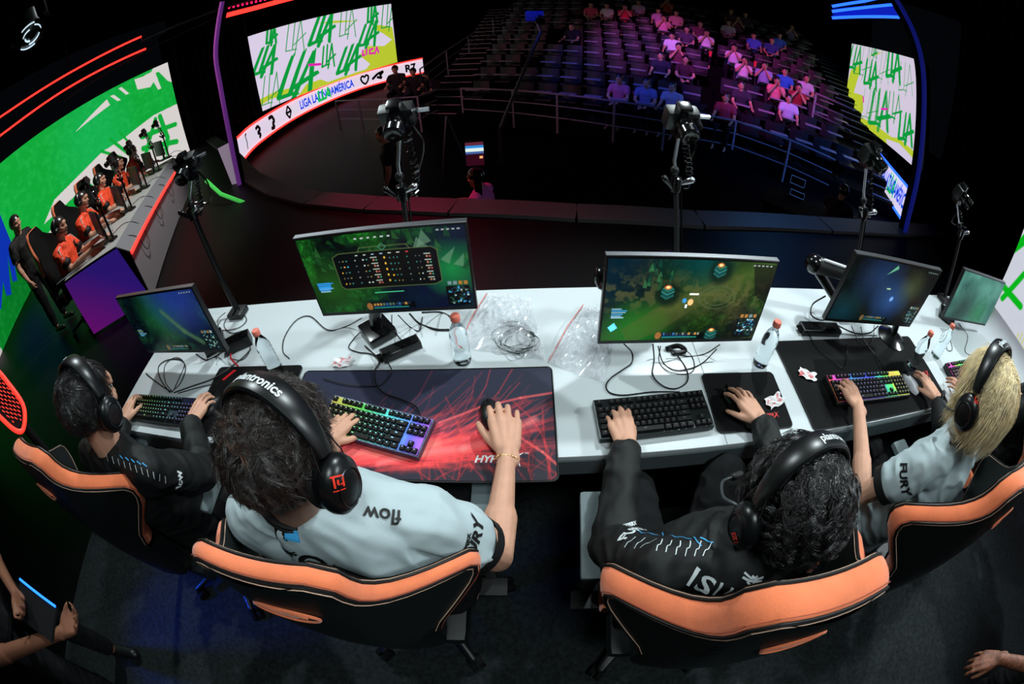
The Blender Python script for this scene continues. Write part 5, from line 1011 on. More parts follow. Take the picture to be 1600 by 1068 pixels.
# ---- headsets
M_hs = mat('headset plastic', (.055, .065, .07), .33, spec=.5); M_hsp = mat('headset cushion', (.05, .05, .055), .6); M_logo = mat('orange red print', (.95, .22, .12), .5)
def headset(label, h, s=1.0, boom=None, text=True, puff=0.0, tilt=0.0, detail=True):
    J, Mh = h['J'], h['Mh']; M4 = Matrix.Rotation(tilt, 3, 'X'); Mx = Mh@M4; r0 = h['root'].location; c = J['head']+r0; t = tag(empty('headset', c, 0, label), None, 'headset')
    W = lambda p: c+Mx@Vector(p)*s; R = .092+puff; top = .128+puff; cz = -.012
    def arc(a, g=0): return (math.sin(a)*(R+.012+g), -.01, cz+.02+math.cos(a)*(top+g-.0) if abs(a) < 1.6 else cz)
    A = [(-1.35+2.7*k/30) for k in range(31)]
    mb = MB(); hw = lambda a: .028*(1-.45*(abs(a)/1.35)**2)
    P = [W(arc(a)) for a in A]; fwd = (Mx@Vector((0, 1, 0)))
    n = 12; vs = []; 
    for i, a in enumerate(A):
        tg = (P[min(30, i+1)]-P[max(0, i-1)]).normalized(); nn = tg.cross(fwd).normalized(); nn = nn if nn.dot(P[i]-c) > 0 else -nn
        for k in range(n): q = 2*PI*k/n; vs.append(P[i]+fwd*(hw(a)*s*math.copysign(abs(math.cos(q))**.7, math.cos(q)))+nn*(.0085*s*math.sin(q)))
    mb.add(vs, [(i*n+k, i*n+(k+1) % n, (i+1)*n+(k+1) % n, (i+1)*n+k) for i in range(30) for k in range(n)]+[tuple(range(n))[::-1], tuple(range(30*n, 31*n))]); band = mb.build('headband', M_hs, t, world=True)
    MB().tube([W(arc(a, -.016)) for a in A[4:27]], .016*s, 8, flat=.35, side=fwd).build('inner_strap', M_hsp, t, world=True)
    for q in (-1, 1):
        X = (Mx@Vector((q, 0, 0))).normalized(); o = W((q*(R-.012), -.006, cz-.012)); Rm = rotm(X, Mx@Vector((0, 0, 1)))
        Re = Rm@Matrix.Diagonal((1.16, .94, 1))
        cup = MB().lathe([(.020, -.006), (.040, -.004), (.043, .004), (.042, .014), (.046, .018), (.047, .026), (.044, .038), (.034, .047), (.020, .0505), (.001, .0515)], o, 28, Re).build('ear_cup', M_hs, t, world=True, auto=50)
        MB().tube([o+Re@Vector((.035*math.cos(a), .035*math.sin(a), -.004)) for a in [2*PI*k/24 for k in range(24)]], .012*s, 8, closed=True).build('ear_cushion', M_hsp, cup, world=True)
        if detail:
            MB().tube([o+Re@Vector((.030*math.cos(a), .030*math.sin(a), .0495)) for a in [2*PI*k/28 for k in range(28)]], .0013, 5, closed=True).build('cup_ring', M_steel, cup, world=True)
            for z in (-1, 1): MB().tube([W((q*(R+.006), z*.020-.01, cz+.075)), W((q*(R+.014), z*.030-.006, cz+.035)), o+Re@Vector((.005, -z*.030*q, .034))], .0012, 5).build('yoke_wire', M_steel, t, world=True)
    if text:
        bv = bvh_of(band); up = (Mx@Vector((0, 0, 1))); lx = Mx@Vector((1, 0, 0)); nb = (up*.78-fwd*.62).normalized(); yv = fwd*.8+up*.6
        def f(a, b):
            an = a/(top+.01)+text; p = Vector(W(arc(an))); tg = (Vector(W(arc(an+.02)))-p).normalized(); nn = tg.cross(fwd).normalized(); nn = nn if nn.dot(p-c) > 0 else -nn; k = b-.004
            return p+fwd*k+nn*(.0085*s*math.sqrt(max(.05, 1-(k/(hw(an)*s))**2))**.8+.0012)
        letters('lettering', 'plantronics', .026*s, f, M_wink, t, bold=.0006, fine=.008)
    if boom:
        Pm = [W(p) for p in boom]; MB().tube(spline(Pm, 8), .0035, 8).build('boom', mat('grey boom', (.22, .25, .26), .4), t, world=True); d = (Pm[-1]-Pm[-2]).normalized(); MB().cap(Pm[-1]-d*.004, Pm[-1]+d*.022, .009, .008).build('microphone', M_hsp, t, world=True)
    return t
HS2 = headset('black headset on the player in white jersey, orange mark on its cup', h2, text=.12, puff=.006, tilt=.0)
HS3 = headset('black headset pressed into the curly hair, microphone arm lowered', h3, text=.35, puff=.012, boom=[(-.10, .0, -.02), (-.125, .03, .0), (-.135, .07, -.01), (-.11, .12, -.02), (-.07, .135, -.03)], tilt=.0)
HS4 = headset('black headset over long blond hair', h4, text=.15, puff=.014, boom=[(-.11, .0, -.03), (-.12, .05, -.05), (-.10, .10, -.06), (-.07, .12, -.06)])
headset('black headset on the far left player', h1, text=-.5, puff=.004); headset('black headset on the hidden player at the far right', h5, text=False, detail=False)
# ---- wrist chain, necklace
J = h2['J']; W = J['wr']-(J['wr']-J['er']).normalized()*.028; d = (J['wr']-J['er']).normalized(); Rm = rotm(d, (0, 0, 1)); r0 = h2['root'].location; t = tag(empty('bracelet', W+r0), 'thin gold chain bracelet on the right wrist over the printed pad', 'bracelet'); mb = MB()
for k in range(34):
    a = 2*PI*k/34; p = W+r0+Rm@Vector((math.cos(a)*.027, math.sin(a)*.032, 0)); mb.ell(p, (.0022, .0036, .0017), rotm(Rm@Vector((math.cos(a), math.sin(a), 0)), Rm@Vector((-math.sin(a), math.cos(a), .5 if k % 2 else -.5))), n=8, m=5)
mb.build('links', mat('gold', (.92, .76, .5), .25, metal=1), t, world=True)
# ---------------------------------------------------------------- writing on clothes (laid onto the cloth where the photo shows it)
def aim(bv, px, py): return bv.ray_cast(EYE, ray(px, py), 6)
def decal(h, txt, p, q, size, m, bold=.0, shear=0, part='shirt', space=1.0, rot=0):
    o = h[part] if isinstance(part, str) else part; bv = bvh_of(o); a = aim(bv, *p)
    if a[0] is None: return
    n = a[1]; n = n if n.dot(EYE-a[0]) > 0 else -n; d = ray(*q); b = EYE+d*((a[0]-EYE).dot(n)/max(-9, min(-1e-3, d.dot(n))) if abs(d.dot(n)) > 1e-3 else 1); x = (b-a[0]); x = (x-n*x.dot(n)).normalized(); y = n.cross(x)
    f = drape_map(bv, a[0], x, y, .002, .08)
    if isinstance(txt, str): return letters('lettering', txt, size, f, m, o.parent, bold=bold, shear=shear, fine=.006, space=space)
    mb = MB()
    for ln in txt:                     # strokes: points in units of size
        pts = spline([(u, v, 0) for u, v in ln[0]], 4); w = ln[1]
        for i in range(len(pts)-1):
            c, e = pts[i], pts[i+1]; t = (e-c).normalized(); s = Vector((-t.y, t.x, 0))*w/2; mb.add([f((c+s).x*size, (c+s).y*size), f((c-s).x*size, (c-s).y*size), f((e-s).x*size, (e-s).y*size), f((e+s).x*size, (e+s).y*size)], [(0, 1, 2, 3)])
    return mb.build('emblem', m, o.parent, world=True)
BIRD = [([(-.9, .5), (-.1, .1), (.3, .35)], .16), ([(-.9, .1), (-.2, -.1), (.9, -.1)], .2), ([(-.2, .3), (.3, .1), (.9, .25)], .2), ([(-.4, -.2), (.1, -.5), (.2, -.1)], .16), ([(.1, .0), (.7, -.25)], .22)]
M_cyan = mat('light blue print', (.25, .66, .9), .6)
decal(h2, 'flow', (597, 804), (566, 800), .040, M_ink, .0008); decal(h2, BIRD, (450, 862), (480, 870), .026, M_ink); decal(h2, 'OTTO', (556, 908), (600, 917), .085, M_ink, .002)
decal(h2, 'VDR7', (394, 776), (372, 771), .022, M_ink, .0012, .3); decal(h2, 'FURY', (741, 848), (750, 822), .042, M_ink, .0015, .2); decal(h2, 'HYPERX', (729, 852), (738, 824), .014, M_ink, .001)
decal(h2, [([(0, .5), (0, -.5)], 1.0)], (436, 832), (450, 835), .030, M_ink); decal(h2, [([(0, .5), (0, -.5)], 1.0)], (456, 836), (470, 839), .030, M_cyan)
decal(h3, 'ISURUS', (1140, 930), (1190, 938), .058, M_wink, .0008, space=1.15); decal(h3, BIRD, (1176, 905), (1200, 907), .026, M_wink)
decal(h3, 'FURY', (990, 828), (1008, 822), .036, M_wink, .0012, .15); decal(h3, 'HYPERX', (983, 820), (1000, 814), .014, M_wink, .0006)
for k in range(9): decal(h3, [([(-.5, -.9), (-.2, -.2), (.1, -.1), (.5, .7)], .10)], (985+k*15, 845+k*1.5), (1003+k*15, 843+k*1.5), .020, M_wink)
for k in range(7): decal(h3, [([(-1.2, .5), (-.3, .2), (.3, -.1), (1.2, -.1)], .22)], (1002+k*17, 833+k*2), (1020+k*17, 836+k*2), .012, M_cyan)
for k in range(11): decal(h1, [([(-.3, .8), (.3, -.8)], .16)], (168+k*9, 715+k*3.4), (186+k*9, 720+k*3.4), .012, M_wink)
for k in range(5): decal(h1, [([(-.8, .4), (.8, -.3)], .3)], (190+k*9, 714+k*3), (208+k*9, 718+k*3), .010, M_cyan)
decal(h1, 'flow', (281, 752), (284, 735), .036, M_wink, .0008); decal(h1, BIRD, (131, 745), (145, 752), .022, M_wink)
decal(h4, 'FURY', (1412, 748), (1413, 766), .040, M_ink, .0015, .15); decal(h4, BIRD, (1546, 700), (1556, 706), .020, M_ink); decal(h4, 'D', (1518, 757), (1528, 745), .085, M_ink, .003); decal(h4, 'flow', (1490, 693), (1502, 690), .02, M_ink, .0006)
RIG = [([(-.55, .5), (.6, .5)], .16), ([(-.25, .45), (-.25, -.5)], .2), ([(.1, .2), (.1, -.2), (.6, -.2)], .17), ([(.6, .5), (.6, -.5)], .2), ([(-.5, -.75), (.7, -.75)], .1)]
for hs_, p, q, sz in ((HS2, (526, 753), (540, 750), .017), (HS3, (1148, 838), (1162, 836), .015), (HS4, (1526, 627), (1528, 613), .016)):
    hit = [(aim(bvh_of(c), *p)[3] or 99, c.name) for c in hs_.children if c.name.startswith('ear_cup')]; d_, nm = min(hit)
    if d_ < 90: decal(None, RIG, p, q, sz, M_logo, part=bpy.data.objects[nm])
# ---------------------------------------------------------------- the opposing team
A, B, F = onz(100, 437, ZT), onz(180, 385, ZT), onz(270, 246, ZT); du = (F-B).normalized(); LN = (F-B).length; dn = Vector((du.y, -du.x, 0)); dn = dn if dn.dot(EYE-B) > 0 else -dn   # dn: audience side
WD = (A-B).length*.95
t = tag(empty('team_desk', (B+du*LN/2-Vector((0, 0, ZT)))), 'long grey team desk with a red light strip and violet end panel', 'desk'); z3 = Vector((0, 0, 1))
m = MB(); m.prism([B, B-dn*WD, B-dn*WD-z3*.03, B-z3*.03], du*LN); m.build('tabletop', mat('grey table top', (.66, .68, .68), .4), t, world=True, smooth=False)
m = MB(); m.prism([B, B+dn*.14-z3*.13, B+dn*.14-z3*.15, B-z3*.02], du*LN); m.build('sloped_front', mat('grey slope', (.46, .48, .50), .5), t, world=True, smooth=False)
m = MB(); m.prism([B+dn*.13-z3*.14, B+dn*.13-z3*.72, B+dn*.10-z3*.72, B+dn*.10-z3*.14], du*LN); m.build('front_panel', mat('pale front panel', (.55, .54, .56), .6), t, world=True, smooth=False)
MB().tube([B+dn*.15-z3*.15, B+dn*.15+du*LN-z3*.15], .022, 6).build('light_strip', M_red, t, world=True)
I = Img(40, 30, '301878', 1.3); I.mix(np.clip(.9-I.X*.6-I.Y*.55, 0, 1), '701070'); I.mix(np.clip(I.Y*.8-.3, 0, 1)*.6, '201a70'); e = du*-.02
m = MB(); m.prism([B+e, B+dn*.14-z3*.13+e, B+dn*.13-z3*.72+e, B-dn*WD-z3*.72+e, B-dn*WD+e], du*.018); m.build('end_panel', M_dark, t, world=True, smooth=False)
I.a *= .75; I.mesh('end_display', quadmap(B-dn*WD-z3*.72+e*1.1, B+dn*.13-z3*.72+e*1.1, B+dn*.02-z3*.02+e*1.1, B-dn*WD-z3*.02+e*1.1), M_led, t)
rzo = math.atan2(-dn.x, dn.y); base0 = B-dn*(WD+.16)-z3*ZT
names = ['nearest of the five in orange', 'second from the near end', 'middle one of the five', 'second from the far end', 'farthest of the five']
poses = [dict(wl=(-.15, .50, .80), wr=(.14, .50, .80)), dict(wl=(-.12, .48, .79), wr=(.2, .46, .79)), dict(), dict(wl=(-.1, .5, .8)), dict(wr=(.1, .5, .8))]
for i in range(5):
    p = base0+du*(.42+i*.93)+dn*(.02 if i else .06); ps = dict(head=(0, .10 if i != 2 else .06, 1.22), face=(.0, 1, -.12)); ps.update(poses[i])
    h = human('person in orange jersey at the far team desk, '+names[i], ps, (p.x, p.y, 0), rzo, vox=.008, shirt=M_orange, trouser=M_trouser, group='players in orange at the far desk', wrinkle=.008, eyes=False, shoes=False)
    hc = hair_cap(h['root'], h['J']['head'], h['Mh'], M_hairk, g=.014); hr = h['root'].location; Rz = Matrix.Rotation(rzo, 3, 'Z')
    for q in (-1, 1):
        m = MB(); S, E = h['J']['s'+('l' if q < 0 else 'r')], h['J']['e'+('l' if q < 0 else 'r')]; m.cap(S.lerp(E, .30), S.lerp(E, .62), .074, .070); m.build('sleeve_panel', M_blackcloth, h['root'])
        m = MB(); m.tube([S+Vector((-q*.05, .05, .052)), S+Vector((q*.03, .055, .045)), S.lerp(E, .4)+Vector((q*.06, .04, .02))], .006, 5); m.build('shoulder_stripe', M_wink, h['root'])
    c = h['J']['head']; t = tag(empty('headset', (p.x, p.y, 0), rzo, 'dark headset worn in the far team, '+names[i]), None, 'headset')
    MB().tube([c+Vector((math.sin(a)*.10, -.01, math.cos(a)*.125)) for a in [-1.5+3*k/16 for k in range(17)]], .014, 6).build('headband', M_hs, t)
    for q in (-1, 1): MB().cap(c+Vector((q*.085, 0, -.01)), c+Vector((q*.12, 0, -.01)), .045, .038, flat=.9).build('ear_cup', M_hs, t)
    MB().tube([c+Vector((.10, .02, -.04)), c+Vector((.09, .10, -.07)), c+Vector((.04, .13, -.07))], .005, 5).build('boom', M_hs, t)
    g = chair('gaming chair with orange edge at the far team desk, '+names[i], p.x-dn.x*.07, p.y-dn.y*.07, rzo, lod=0); g.scale = (1.12, 1.05, 1.09)
    q = B+du*(.42+i*.93)-dn*.30-z3*ZT; Rq = Matrix.Rotation(math.radians(34), 3, 'Z')@Matrix((du, dn, z3)).transposed()
    t = tag(empty('monitor', (q.x, q.y, ZT)), 'dark backed monitor on the far team desk, '+names[i].replace('of the five in orange', 'one').replace('of the five', 'one'), 'monitor')
    MB().box(q+z3*(ZT+.25), (.50, .03, .29), Rq, bev=.004).build('housing', M_black, t, world=True); MB().box(q+z3*(ZT+.07)+dn*.05, (.04, .03, .14), Rq).build('neck', M_black, t, world=True); MB().box(q+z3*(ZT+.012)+dn*.05, (.22, .16, .02), Rq).build('base', M_black, t, world=True)
    q = q+du*.30+z3*ZT; bt = bottle('water bottle on the far team desk, '+names[i].replace('of the five in orange', 'one').replace('of the five', 'one'), q.x, q.y)
    q = B+du*(.30+i*.93)-dn*.12; rig('camera rig on the far team desk, '+names[i].replace('of the five in orange', 'one').replace('of the five', 'one'), tuple(q), tuple(q+z3*.74+dn*-.05), tuple(q+z3*.44), seed=20+i, toward=tuple(-dn-z3*.3))
    q0 = B+du*(.55+i*.93); t = empty('cable', q0); MB().tube(spline([q0-dn*.25, q0-dn*.05+du*.1+z3*.02, q0+dn*.10-z3*.10+du*.15, q0+dn*.17-z3*.30+du*.05, q0+dn*.16-z3*.33-du*.12, q0+dn*.12-z3*.10-du*.2, q0-dn*.1+z3*.01-du*.25], 6), .005, 5).build('cord', M_cable, t, world=True); tag(t, 'cable loop hanging over the far team desk front, '+names[i].replace('of the five in orange', 'one').replace('of the five', 'one'), 'cable')
# standing people
STAND = dict(pelvis=(0, 0, .94), belly=(0, .0, 1.10), chest=(0, .01, 1.30), neck=(0, .02, 1.44), head=(0, .05, 1.60), sl=(-.19, .0, 1.38), sr=(.19, .0, 1.38), el=(-.25, .02, 1.10), er=(.25, .02, 1.10), wl=(-.24, .10, .87), wr=(.24, .10, .87),
             hl=(-.10, 0, .92), hr=(.10, 0, .92), kl=(-.12, .03, .52), kr=(.12, .03, .52), al=(-.13, .0, .11), ar=(.13, 0, .11), fl=(0, .2, -1), fr=(0, .2, -1), nl=(-1, 0, 0), nr=(1, 0, 0))
def stander(label, x, y, z, rz, shirt, sleeve='short', hair=M_hairk, vox=.009, skin=None, **J):
    P = dict(STAND); P.update(J); h = human(label, P, (x, y, z), rz, vox=vox, shirt=shirt, trouser=M_trouser, sleeve=sleeve, eyes=False, wrinkle=.008, skin=skin or M_skin); hair_cap(h['root'], h['J']['head'], h['Mh'], hair, g=.012); return h
M_tee = mat('black tee', (.05, .05, .055), .8)
p = dist(20, 348, 6.4); stander('person in black standing behind the far team against the green wall', p.x, p.y, 0, rzo-.3, M_tee, face=(.1, 1, -.1))
p = onz(603, 205, .28); stander('person in black tee standing in the pit below the ribbon screen', p.x, p.y, -1.35, math.pi*.55, M_tee)
# person behind at the lower right, tattooed forearm in view, and one at lower left with a tablet
p = dist(1600, 1040, 1.9)
Lp = Vector((2.25, -1.0, 0)); Ri = Matrix.Rotation(-1.2, 3, 'Z'); TL = lambda q: Ri@(q-Lp)
h = stander('person in dark clothes at the lower right frame edge, bare forearm reaching in', 2.25, -1.0, 0, 1.2, M_tee, vox=.006, skin=mat('tattooed skin', (.46, .27, .19), .6, vary=.5, vscale=60), er=TL(dist(1640, 1045, 2.15)), wr=TL(dist(1560, 1028, 1.92)), fr=Ri@(dist(1500, 1035, 1.85)-dist(1560, 1028, 1.92)), nr=(0, 0, 1))
bpy.context.view_layer.update()
p = dist(60, 915, 1.75)
a, b = dist(32, 905, 1.8), dist(88, 948, 1.72); m = (b-a).normalized(); t = tag(empty('tablet', (a+b)/2), 'tablet with a blue glowing edge at the lower left', 'tablet'); sd = Vector((-m.y, m.x, 0)).normalized()*-.14; Ri = Matrix.Rotation(1.25, 3, 'Z'); Lp = Vector((-2.12, -.52, 0)); TL = lambda q: Ri@(q-Lp)
h = stander('person in the dark at the lower left frame edge holding a blue lit tablet', -2.12, -.52, 0, -1.25, M_tee, vox=.008, skin=M_skin2, er=(.28, .12, 1.05), wr=TL(b+sd*.5-m*-.02+Vector((0, 0, -.03))), el=(-.26, .12, 1.05), wl=TL(a+sd*.5-m*.04+Vector((0, 0, -.03))), fr=(-.5, 1, 0), fl=(.5, 1, 0), nr=(0, 0, -1), nl=(0, 0, -1))
MB().prism([a, b, b+sd, a+sd], (0, 0, -.01)).build('body', M_dark, t, world=True, smooth=False); MB().tube([a+Vector((0, 0, .004)), b+Vector((0, 0, .004))], .0055, 6).build('glowing_edge', mat('cyan blue glow', (.12, .45, 1), .5, emit=2.2), t, world=True)
# red lit fixture at the left edge
o = dist(2, 622, 1.9); X = (dist(2, 622, 1.9)-dist(-60, 560, 2.1)); c = [dist(-8, 574, 1.9), dist(8, 592, 1.88), dist(36, 632, 1.85), dist(37, 668, 1.83), dist(24, 672, 1.83), dist(-6, 645, 1.86), dist(-40, 610, 1.9), dist(-45, 570, 1.92)]
t = tag(empty('grille_light', Vector((c[3].x, c[3].y, 0))), 'rounded dark fixture with a red glowing rim and grille at the left edge', 'light'); back = Vector((-.5, .12, -.03))*.25
MB().prism([Vector(q)+back*.2 for q in c], back).build('housing', M_dark, t, world=True, smooth=False); MB().tube(spline([*c, c[0]], 5), .010, 8).build('glowing_rim', mat('soft red glow', (1, .22, .16), .5, emit=1.1), t, world=True)
MB().tube([c[3]+back, Vector((c[3].x-.1, c[3].y, .02))], .02, 8).build('stand', M_dark, t, world=True)
mb = MB(); Mg = mat('grille glow', (.95, .25, .2), .5, emit=.7); U, V = (c[3]-c[0]), (c[6]-c[0])
for i in range(-3, 12):
    for j in range(6):
        py = 588+i*6.4+j*1.5
        px = -10+j*6.2+i*.9
        if px > 31-.0 or py > 664 or px < -30 or py < 582+max(0, px)*1.35 or py > 640+px*1.1: continue
        a = dist(px, py, 1.865); b = dist(px+4.4, py+3.0, 1.86); mb.tube([a, b], .0026, 4)
mb.build('grille', Mg, t, world=True)
# moving head lamp hanging upper left
p = dist(44, 40, 2.9); t = tag(empty('stage_lamp', p), 'black moving head stage lamp with white glints hanging at upper left', 'stage lamp'); d = Vector((.5, -.2, -.8)).normalized(); Rl = rotm(d)
MB().lathe([(.06, -.10), (.085, -.07), (.09, .05), (.10, .10), (.085, .11)], p, 20, Rl).build('head', M_gloss, t, world=True); 
for q in (-1, 1): MB().box(p+Rl@Vector((q*.12, 0, -.06)), (.03, .07, .26), Rl, bev=.01).build('yoke_arm', M_gloss, t, world=True)
MB().box(p+Rl@Vector((0, 0, -.22)), (.27, .14, .08), Rl, bev=.015).build('base', M_gloss, t, world=True); MB().tube([p+Rl@Vector((0, 0, -.25)), p+Vector((-.2, .1, 1.2)), Vector((p.x-.2, p.y+.1, 7.5))], .025, 8).build('hanging_pole', M_dark, t, world=True)
for k, (r0_, a0, a1, w_) in enumerate(((.088, .3, 1.5, .008), (.062, 1.0, 2.4, .011), (.036, -.4, 1.0, .014), (.07, 2.9, 3.9, .010), (.088, 4.0, 5.0, .008), (.05, 4.4, 5.6, .010))): MB().tube([p+Rl@Vector((r0_*math.cos(a0+(a1-a0)*i/8), r0_*math.sin(a0+(a1-a0)*i/8), .112)) for i in range(9)], w_, 6, flat=.3, side=Rl@Vector((0, 0, 1))).build('glint_arc', mat('lamp glint', (.85, .95, 1), .3, emit=.9), t, world=True)  # glowing arcs stand in for white highlights on the lamp glass
# ---------------------------------------------------------------- audience, crew and gear in the pit
def far_person(pose, vox=.02):
    h = human('x', pose, (0, 0, 0), 0, vox=vox, shirt=M_jersey, trouser=M_trouser, eyes=False, shoes=False, wrinkle=0, hs=1.08); hair_cap(h['root'], h['J']['head'], h['Mh'], M_hairk, g=.02); return h['root']
protos = [far_person(dict(wl=(-.05, .30, .66), wr=(.08, .30, .64))), far_person(dict(er=(.22, .2, .84), wr=(.04, .20, 1.10), el=(-.22, .2, .84), wl=(-.06, .20, 1.06), fr=(0, 0, 1), fl=(0, 0, 1), nr=(1, 0, 0), nl=(-1, 0, 0))), far_person(dict(wl=(-.2, .42, .70), wr=(.24, .40, .70), head=(.03, .03, 1.19)))]
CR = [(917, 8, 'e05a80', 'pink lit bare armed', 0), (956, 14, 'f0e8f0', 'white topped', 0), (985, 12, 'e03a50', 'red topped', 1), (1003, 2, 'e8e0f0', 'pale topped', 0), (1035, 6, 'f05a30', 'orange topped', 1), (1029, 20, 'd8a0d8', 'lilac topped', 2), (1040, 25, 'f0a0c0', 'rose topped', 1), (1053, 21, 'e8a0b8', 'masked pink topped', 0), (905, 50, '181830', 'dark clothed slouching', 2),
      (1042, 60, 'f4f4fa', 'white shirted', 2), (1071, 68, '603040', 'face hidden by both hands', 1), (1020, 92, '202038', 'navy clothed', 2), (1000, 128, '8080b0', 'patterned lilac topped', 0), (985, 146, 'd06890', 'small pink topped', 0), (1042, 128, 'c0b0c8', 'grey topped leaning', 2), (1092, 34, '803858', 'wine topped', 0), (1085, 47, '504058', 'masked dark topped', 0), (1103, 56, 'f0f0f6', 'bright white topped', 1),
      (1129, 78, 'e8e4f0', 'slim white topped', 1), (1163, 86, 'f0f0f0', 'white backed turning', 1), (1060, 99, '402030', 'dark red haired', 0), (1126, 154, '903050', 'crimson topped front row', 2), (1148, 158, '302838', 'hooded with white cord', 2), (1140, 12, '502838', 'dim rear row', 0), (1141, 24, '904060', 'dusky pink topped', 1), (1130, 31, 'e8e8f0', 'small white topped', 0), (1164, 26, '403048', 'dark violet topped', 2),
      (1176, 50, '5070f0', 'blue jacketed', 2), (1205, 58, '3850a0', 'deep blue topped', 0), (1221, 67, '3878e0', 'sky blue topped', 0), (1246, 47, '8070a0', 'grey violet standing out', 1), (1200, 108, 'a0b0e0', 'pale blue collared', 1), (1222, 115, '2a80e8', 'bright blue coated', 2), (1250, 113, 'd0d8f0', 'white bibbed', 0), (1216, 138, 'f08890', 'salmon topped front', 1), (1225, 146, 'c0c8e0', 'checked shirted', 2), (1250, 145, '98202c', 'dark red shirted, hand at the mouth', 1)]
used = {}; first = {}
SK = list(SEATS.items())
for n, (px, py, col, lb, k) in enumerate(CR):
    d = ray(px, py).normalized(); best = None
    for key, s in SK:
        if key in used: continue
        hd_ = s+Vector((0, 0, 1.12))-EYE; e = hd_.normalized().dot(d)
        if best is None or e > best[0]: best = (e, key, s)
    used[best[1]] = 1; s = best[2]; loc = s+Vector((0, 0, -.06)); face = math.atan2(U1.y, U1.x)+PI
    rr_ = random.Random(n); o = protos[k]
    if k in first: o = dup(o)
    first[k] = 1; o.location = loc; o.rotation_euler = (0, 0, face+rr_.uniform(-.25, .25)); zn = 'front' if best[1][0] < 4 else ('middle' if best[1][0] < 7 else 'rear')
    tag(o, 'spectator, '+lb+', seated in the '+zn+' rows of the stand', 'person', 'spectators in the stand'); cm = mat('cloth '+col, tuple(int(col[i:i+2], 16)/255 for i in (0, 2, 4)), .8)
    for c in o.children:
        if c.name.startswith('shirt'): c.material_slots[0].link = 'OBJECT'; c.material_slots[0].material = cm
for px, py, r, lb in ((990, 148, 0, 'drink cup beside the lilac topped spectator'), (1110, 84, 3, 'red popcorn cup on a tablet in the middle rows'), (1180, 100, 3, 'red paper cup near the right side of the middle rows')):
    p = dist(px, py, 11.2); t = tag(empty('paper_cup', p-Vector((0, 0, .06)), 0, lb), None, 'cup'); MB().lathe([(.03, -.07), (.045, .07), (.04, .07)], p, 12).build('cup', mat('red paper', (.9, .2, .25), .6), t, world=True)
# technicians' corner
def crew(label, px, py, z, rz, col, seat=True, f=None, **J):
    p = onz(px, py, z+1.2); h = human(label, J, (p.x, p.y, z), rz, vox=.012, shirt=mat('crew '+col, tuple(int(col[i:i+2], 16)/255 for i in (0, 2, 4)), .8), trouser=M_trouser, eyes=False, wrinkle=.006); hair_cap(h['root'], h['J']['head'], h['Mh'], M_hairk, g=.015); return h
crew('crew member with a pink lit top seated in the pit', 752, 278, -1.35, 1.2, 'd06ac0'); crew('crew member with violet lit arms seated near the laptop in the pit', 1316, 300, -1.35, -1.0, '301838')  # pink light on the first one's top is put into the shirt colour
crew('left one of two commentators beside the ribbon screen', 618, 108, -.75, PI, '181820'); crew('right one of two commentators beside the ribbon screen', 646, 112, -.9, PI, '181820'); crew('technician with a purple lit face behind the hand rail', 668, 118, -1.1, PI*.8, '241830')
p = onz(632, 132, -.25); t = tag(empty('commentator_table', (p.x, p.y, -1.35)), 'dark violet table in front of the two commentators', 'table'); MB().box((p.x, p.y, -.75), (.9, .4, 1.0)).build('front', mat('violet table', (.10, .08, .24), .6), t, world=True, smooth=False); MB().box((p.x, p.y, -.24), (1.0, .5, .03)).build('top', M_dark, t, world=True, smooth=False)
def screen_box(name, label, px, py, z, d, sz, img, rz, cat):
    p = dist(px, py, d); t = tag(empty(name, (p.x, p.y, z)), label, cat); R_ = Matrix.Rotation(rz, 3, 'Z')@Matrix.Rotation(-.2, 3, 'X'); MB().box(p, (sz[0]+.03, .03, sz[1]+.03), R_).build('housing', M_dark, t, world=True, smooth=False)
    X, U, N_ = R_@Vector((1, 0, 0)), R_@Vector((0, 0, 1)), R_@Vector((0, -1, 0)); o = p+N_*.018; img.mesh('display', quadmap(o-X*sz[0]/2-U*sz[1]/2, o+X*sz[0]/2-U*sz[1]/2, o+X*sz[0]/2+U*sz[1]/2, o-X*sz[0]/2+U*sz[1]/2), M_disp, t); return t, p
I = Img(40, 50, '300818', .8); I.rect(0, .5, .8, 1, '4060a0'); I.rect(0, .6, .8, .75, 'e0f0e8'); I.rect(0, .75, .8, .85, '3090e0'); I.rect(0, .86, .8, 1, '602838'); I.rect(.6, .3, .75, .4, 'ffb070')
t, p = screen_box('control_monitor', 'small lit control monitor glowing in the dark pit', 742, 240, -.55, 5.0, (.20, .27), I, 0, 'monitor'); MB().box((p.x, p.y+.03, (p.z-1.35)/2-.1), (.08, .06, p.z+1.15)).build('stand', M_dark, t, world=True, smooth=False)
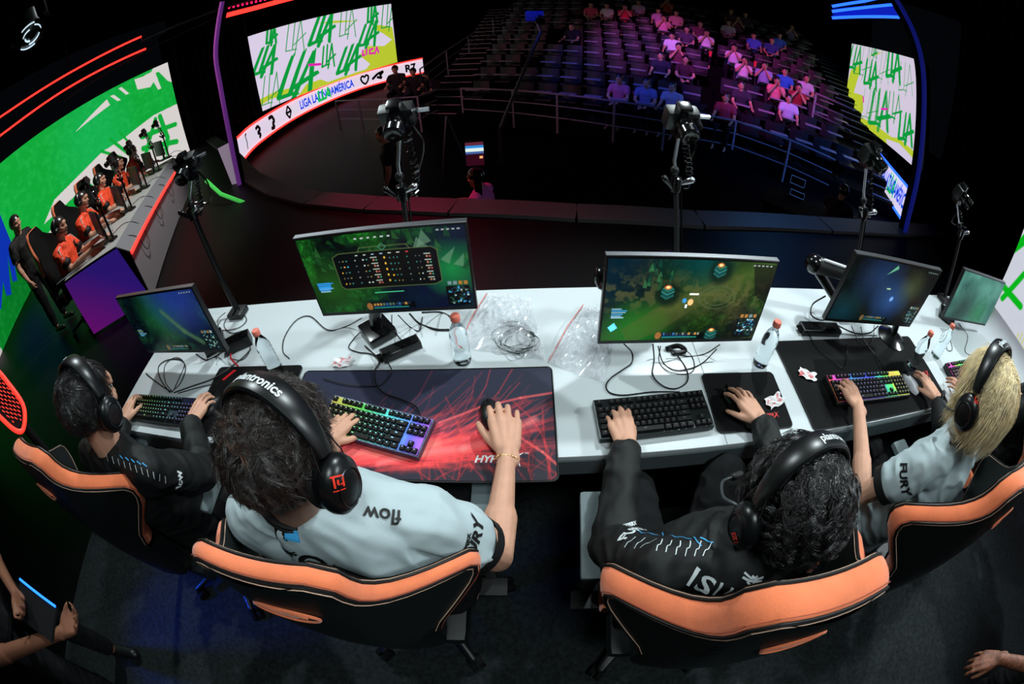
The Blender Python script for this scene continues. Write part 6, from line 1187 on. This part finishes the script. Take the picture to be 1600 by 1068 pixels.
for px, py, sx, sy, lb in ((1247, 283, .26, .14, 'open laptop with a thin blue outline on the pit table'), (1246, 303, .26, .10, 'equipment case with blue outline under the laptop')):
    p = dist(px, py, (onz(1246, 303, -.66)-EYE).length); t = tag(empty('laptop' if sy > .12 else 'equipment_case', p), lb, 'laptop' if sy > .12 else 'case'); R_ = Matrix.Rotation(-.7, 3, 'Z'); MB().box(p, (sx, .02, sy), R_).build('shell', M_dark, t, world=True, smooth=False)
    zl = p.z-sy/2
    q = [p+R_@Vector((a*sx/2, -.015, b*sy/2)) for a, b in ((-1, -1), (1, -1), (1, 1), (-1, 1))]; MB().tube(q, .003, 4, closed=True).build('outline', mat('cold outline', (.4, .6, 1), .5, emit=.5), t, world=True)
p = onz(1250, 315, -.62); t = tag(empty('pit_table', (p.x, p.y, -1.35)), 'black work table in the pit at right', 'table'); MB().box((p.x+.05, p.y, zl-.016), (1.3, .8, .03), Matrix.Rotation(-.7, 3, 'Z')).build('top', M_dark, t, world=True, smooth=False); MB().box((p.x+.05, p.y, (zl-1.38)/2), (1.2, .5, zl+1.32), Matrix.Rotation(-.7, 3, 'Z')).build('body', M_dark, t, world=True, smooth=False)
a, b = hd(782, 200, 8.5), hd(845, 50, 9.8); t = tag(empty('camera_crane', (a.x, a.y, -1.35)), 'broadcast camera crane with blue lit head reaching over the seats', 'camera crane'); MB().tube([a, b], .035, 8).build('boom', M_black, t, world=True); MB().tube([a, Vector((a.x, a.y, -1.35))], .05, 8).build('column', M_black, t, world=True)
c = hd(835, 25, 9.9); MB().tube([b, c], .03, 8).build('head_arm', M_black, t, world=True); MB().box(c, (.38, .3, .24), None, bev=.03).build('camera_body', mat('casing with blue light tint', (.15, .2, .5), .25), t, world=True); MB().lathe([(.09, 0), (.10, .15), (.08, .16)], c+Vector((.1, -.2, -.05)), 16, rotm((0, -1, -.4))).build('lens', M_gloss, t, world=True)  # casing colour carries the blue light falling on the camera
light('crane_blue_light', 'SPOT', (-1, 6, 3.5), tuple(c), 160, (.05, .2, 1), .1, 14, .5)
p = onz(700, 205, -.4)
t = tag(empty('tripod', (p.x, p.y, -1.35)), 'slim tripod standing in the pit left of the control monitor', 'tripod'); 
for q in (0, 2.1, 4.2): MB().tube([Vector((p.x, p.y, -.1)), Vector((p.x+.35*math.cos(q), p.y+.35*math.sin(q), -1.34))], .018, 6).build('leg', M_steel, t, world=True)
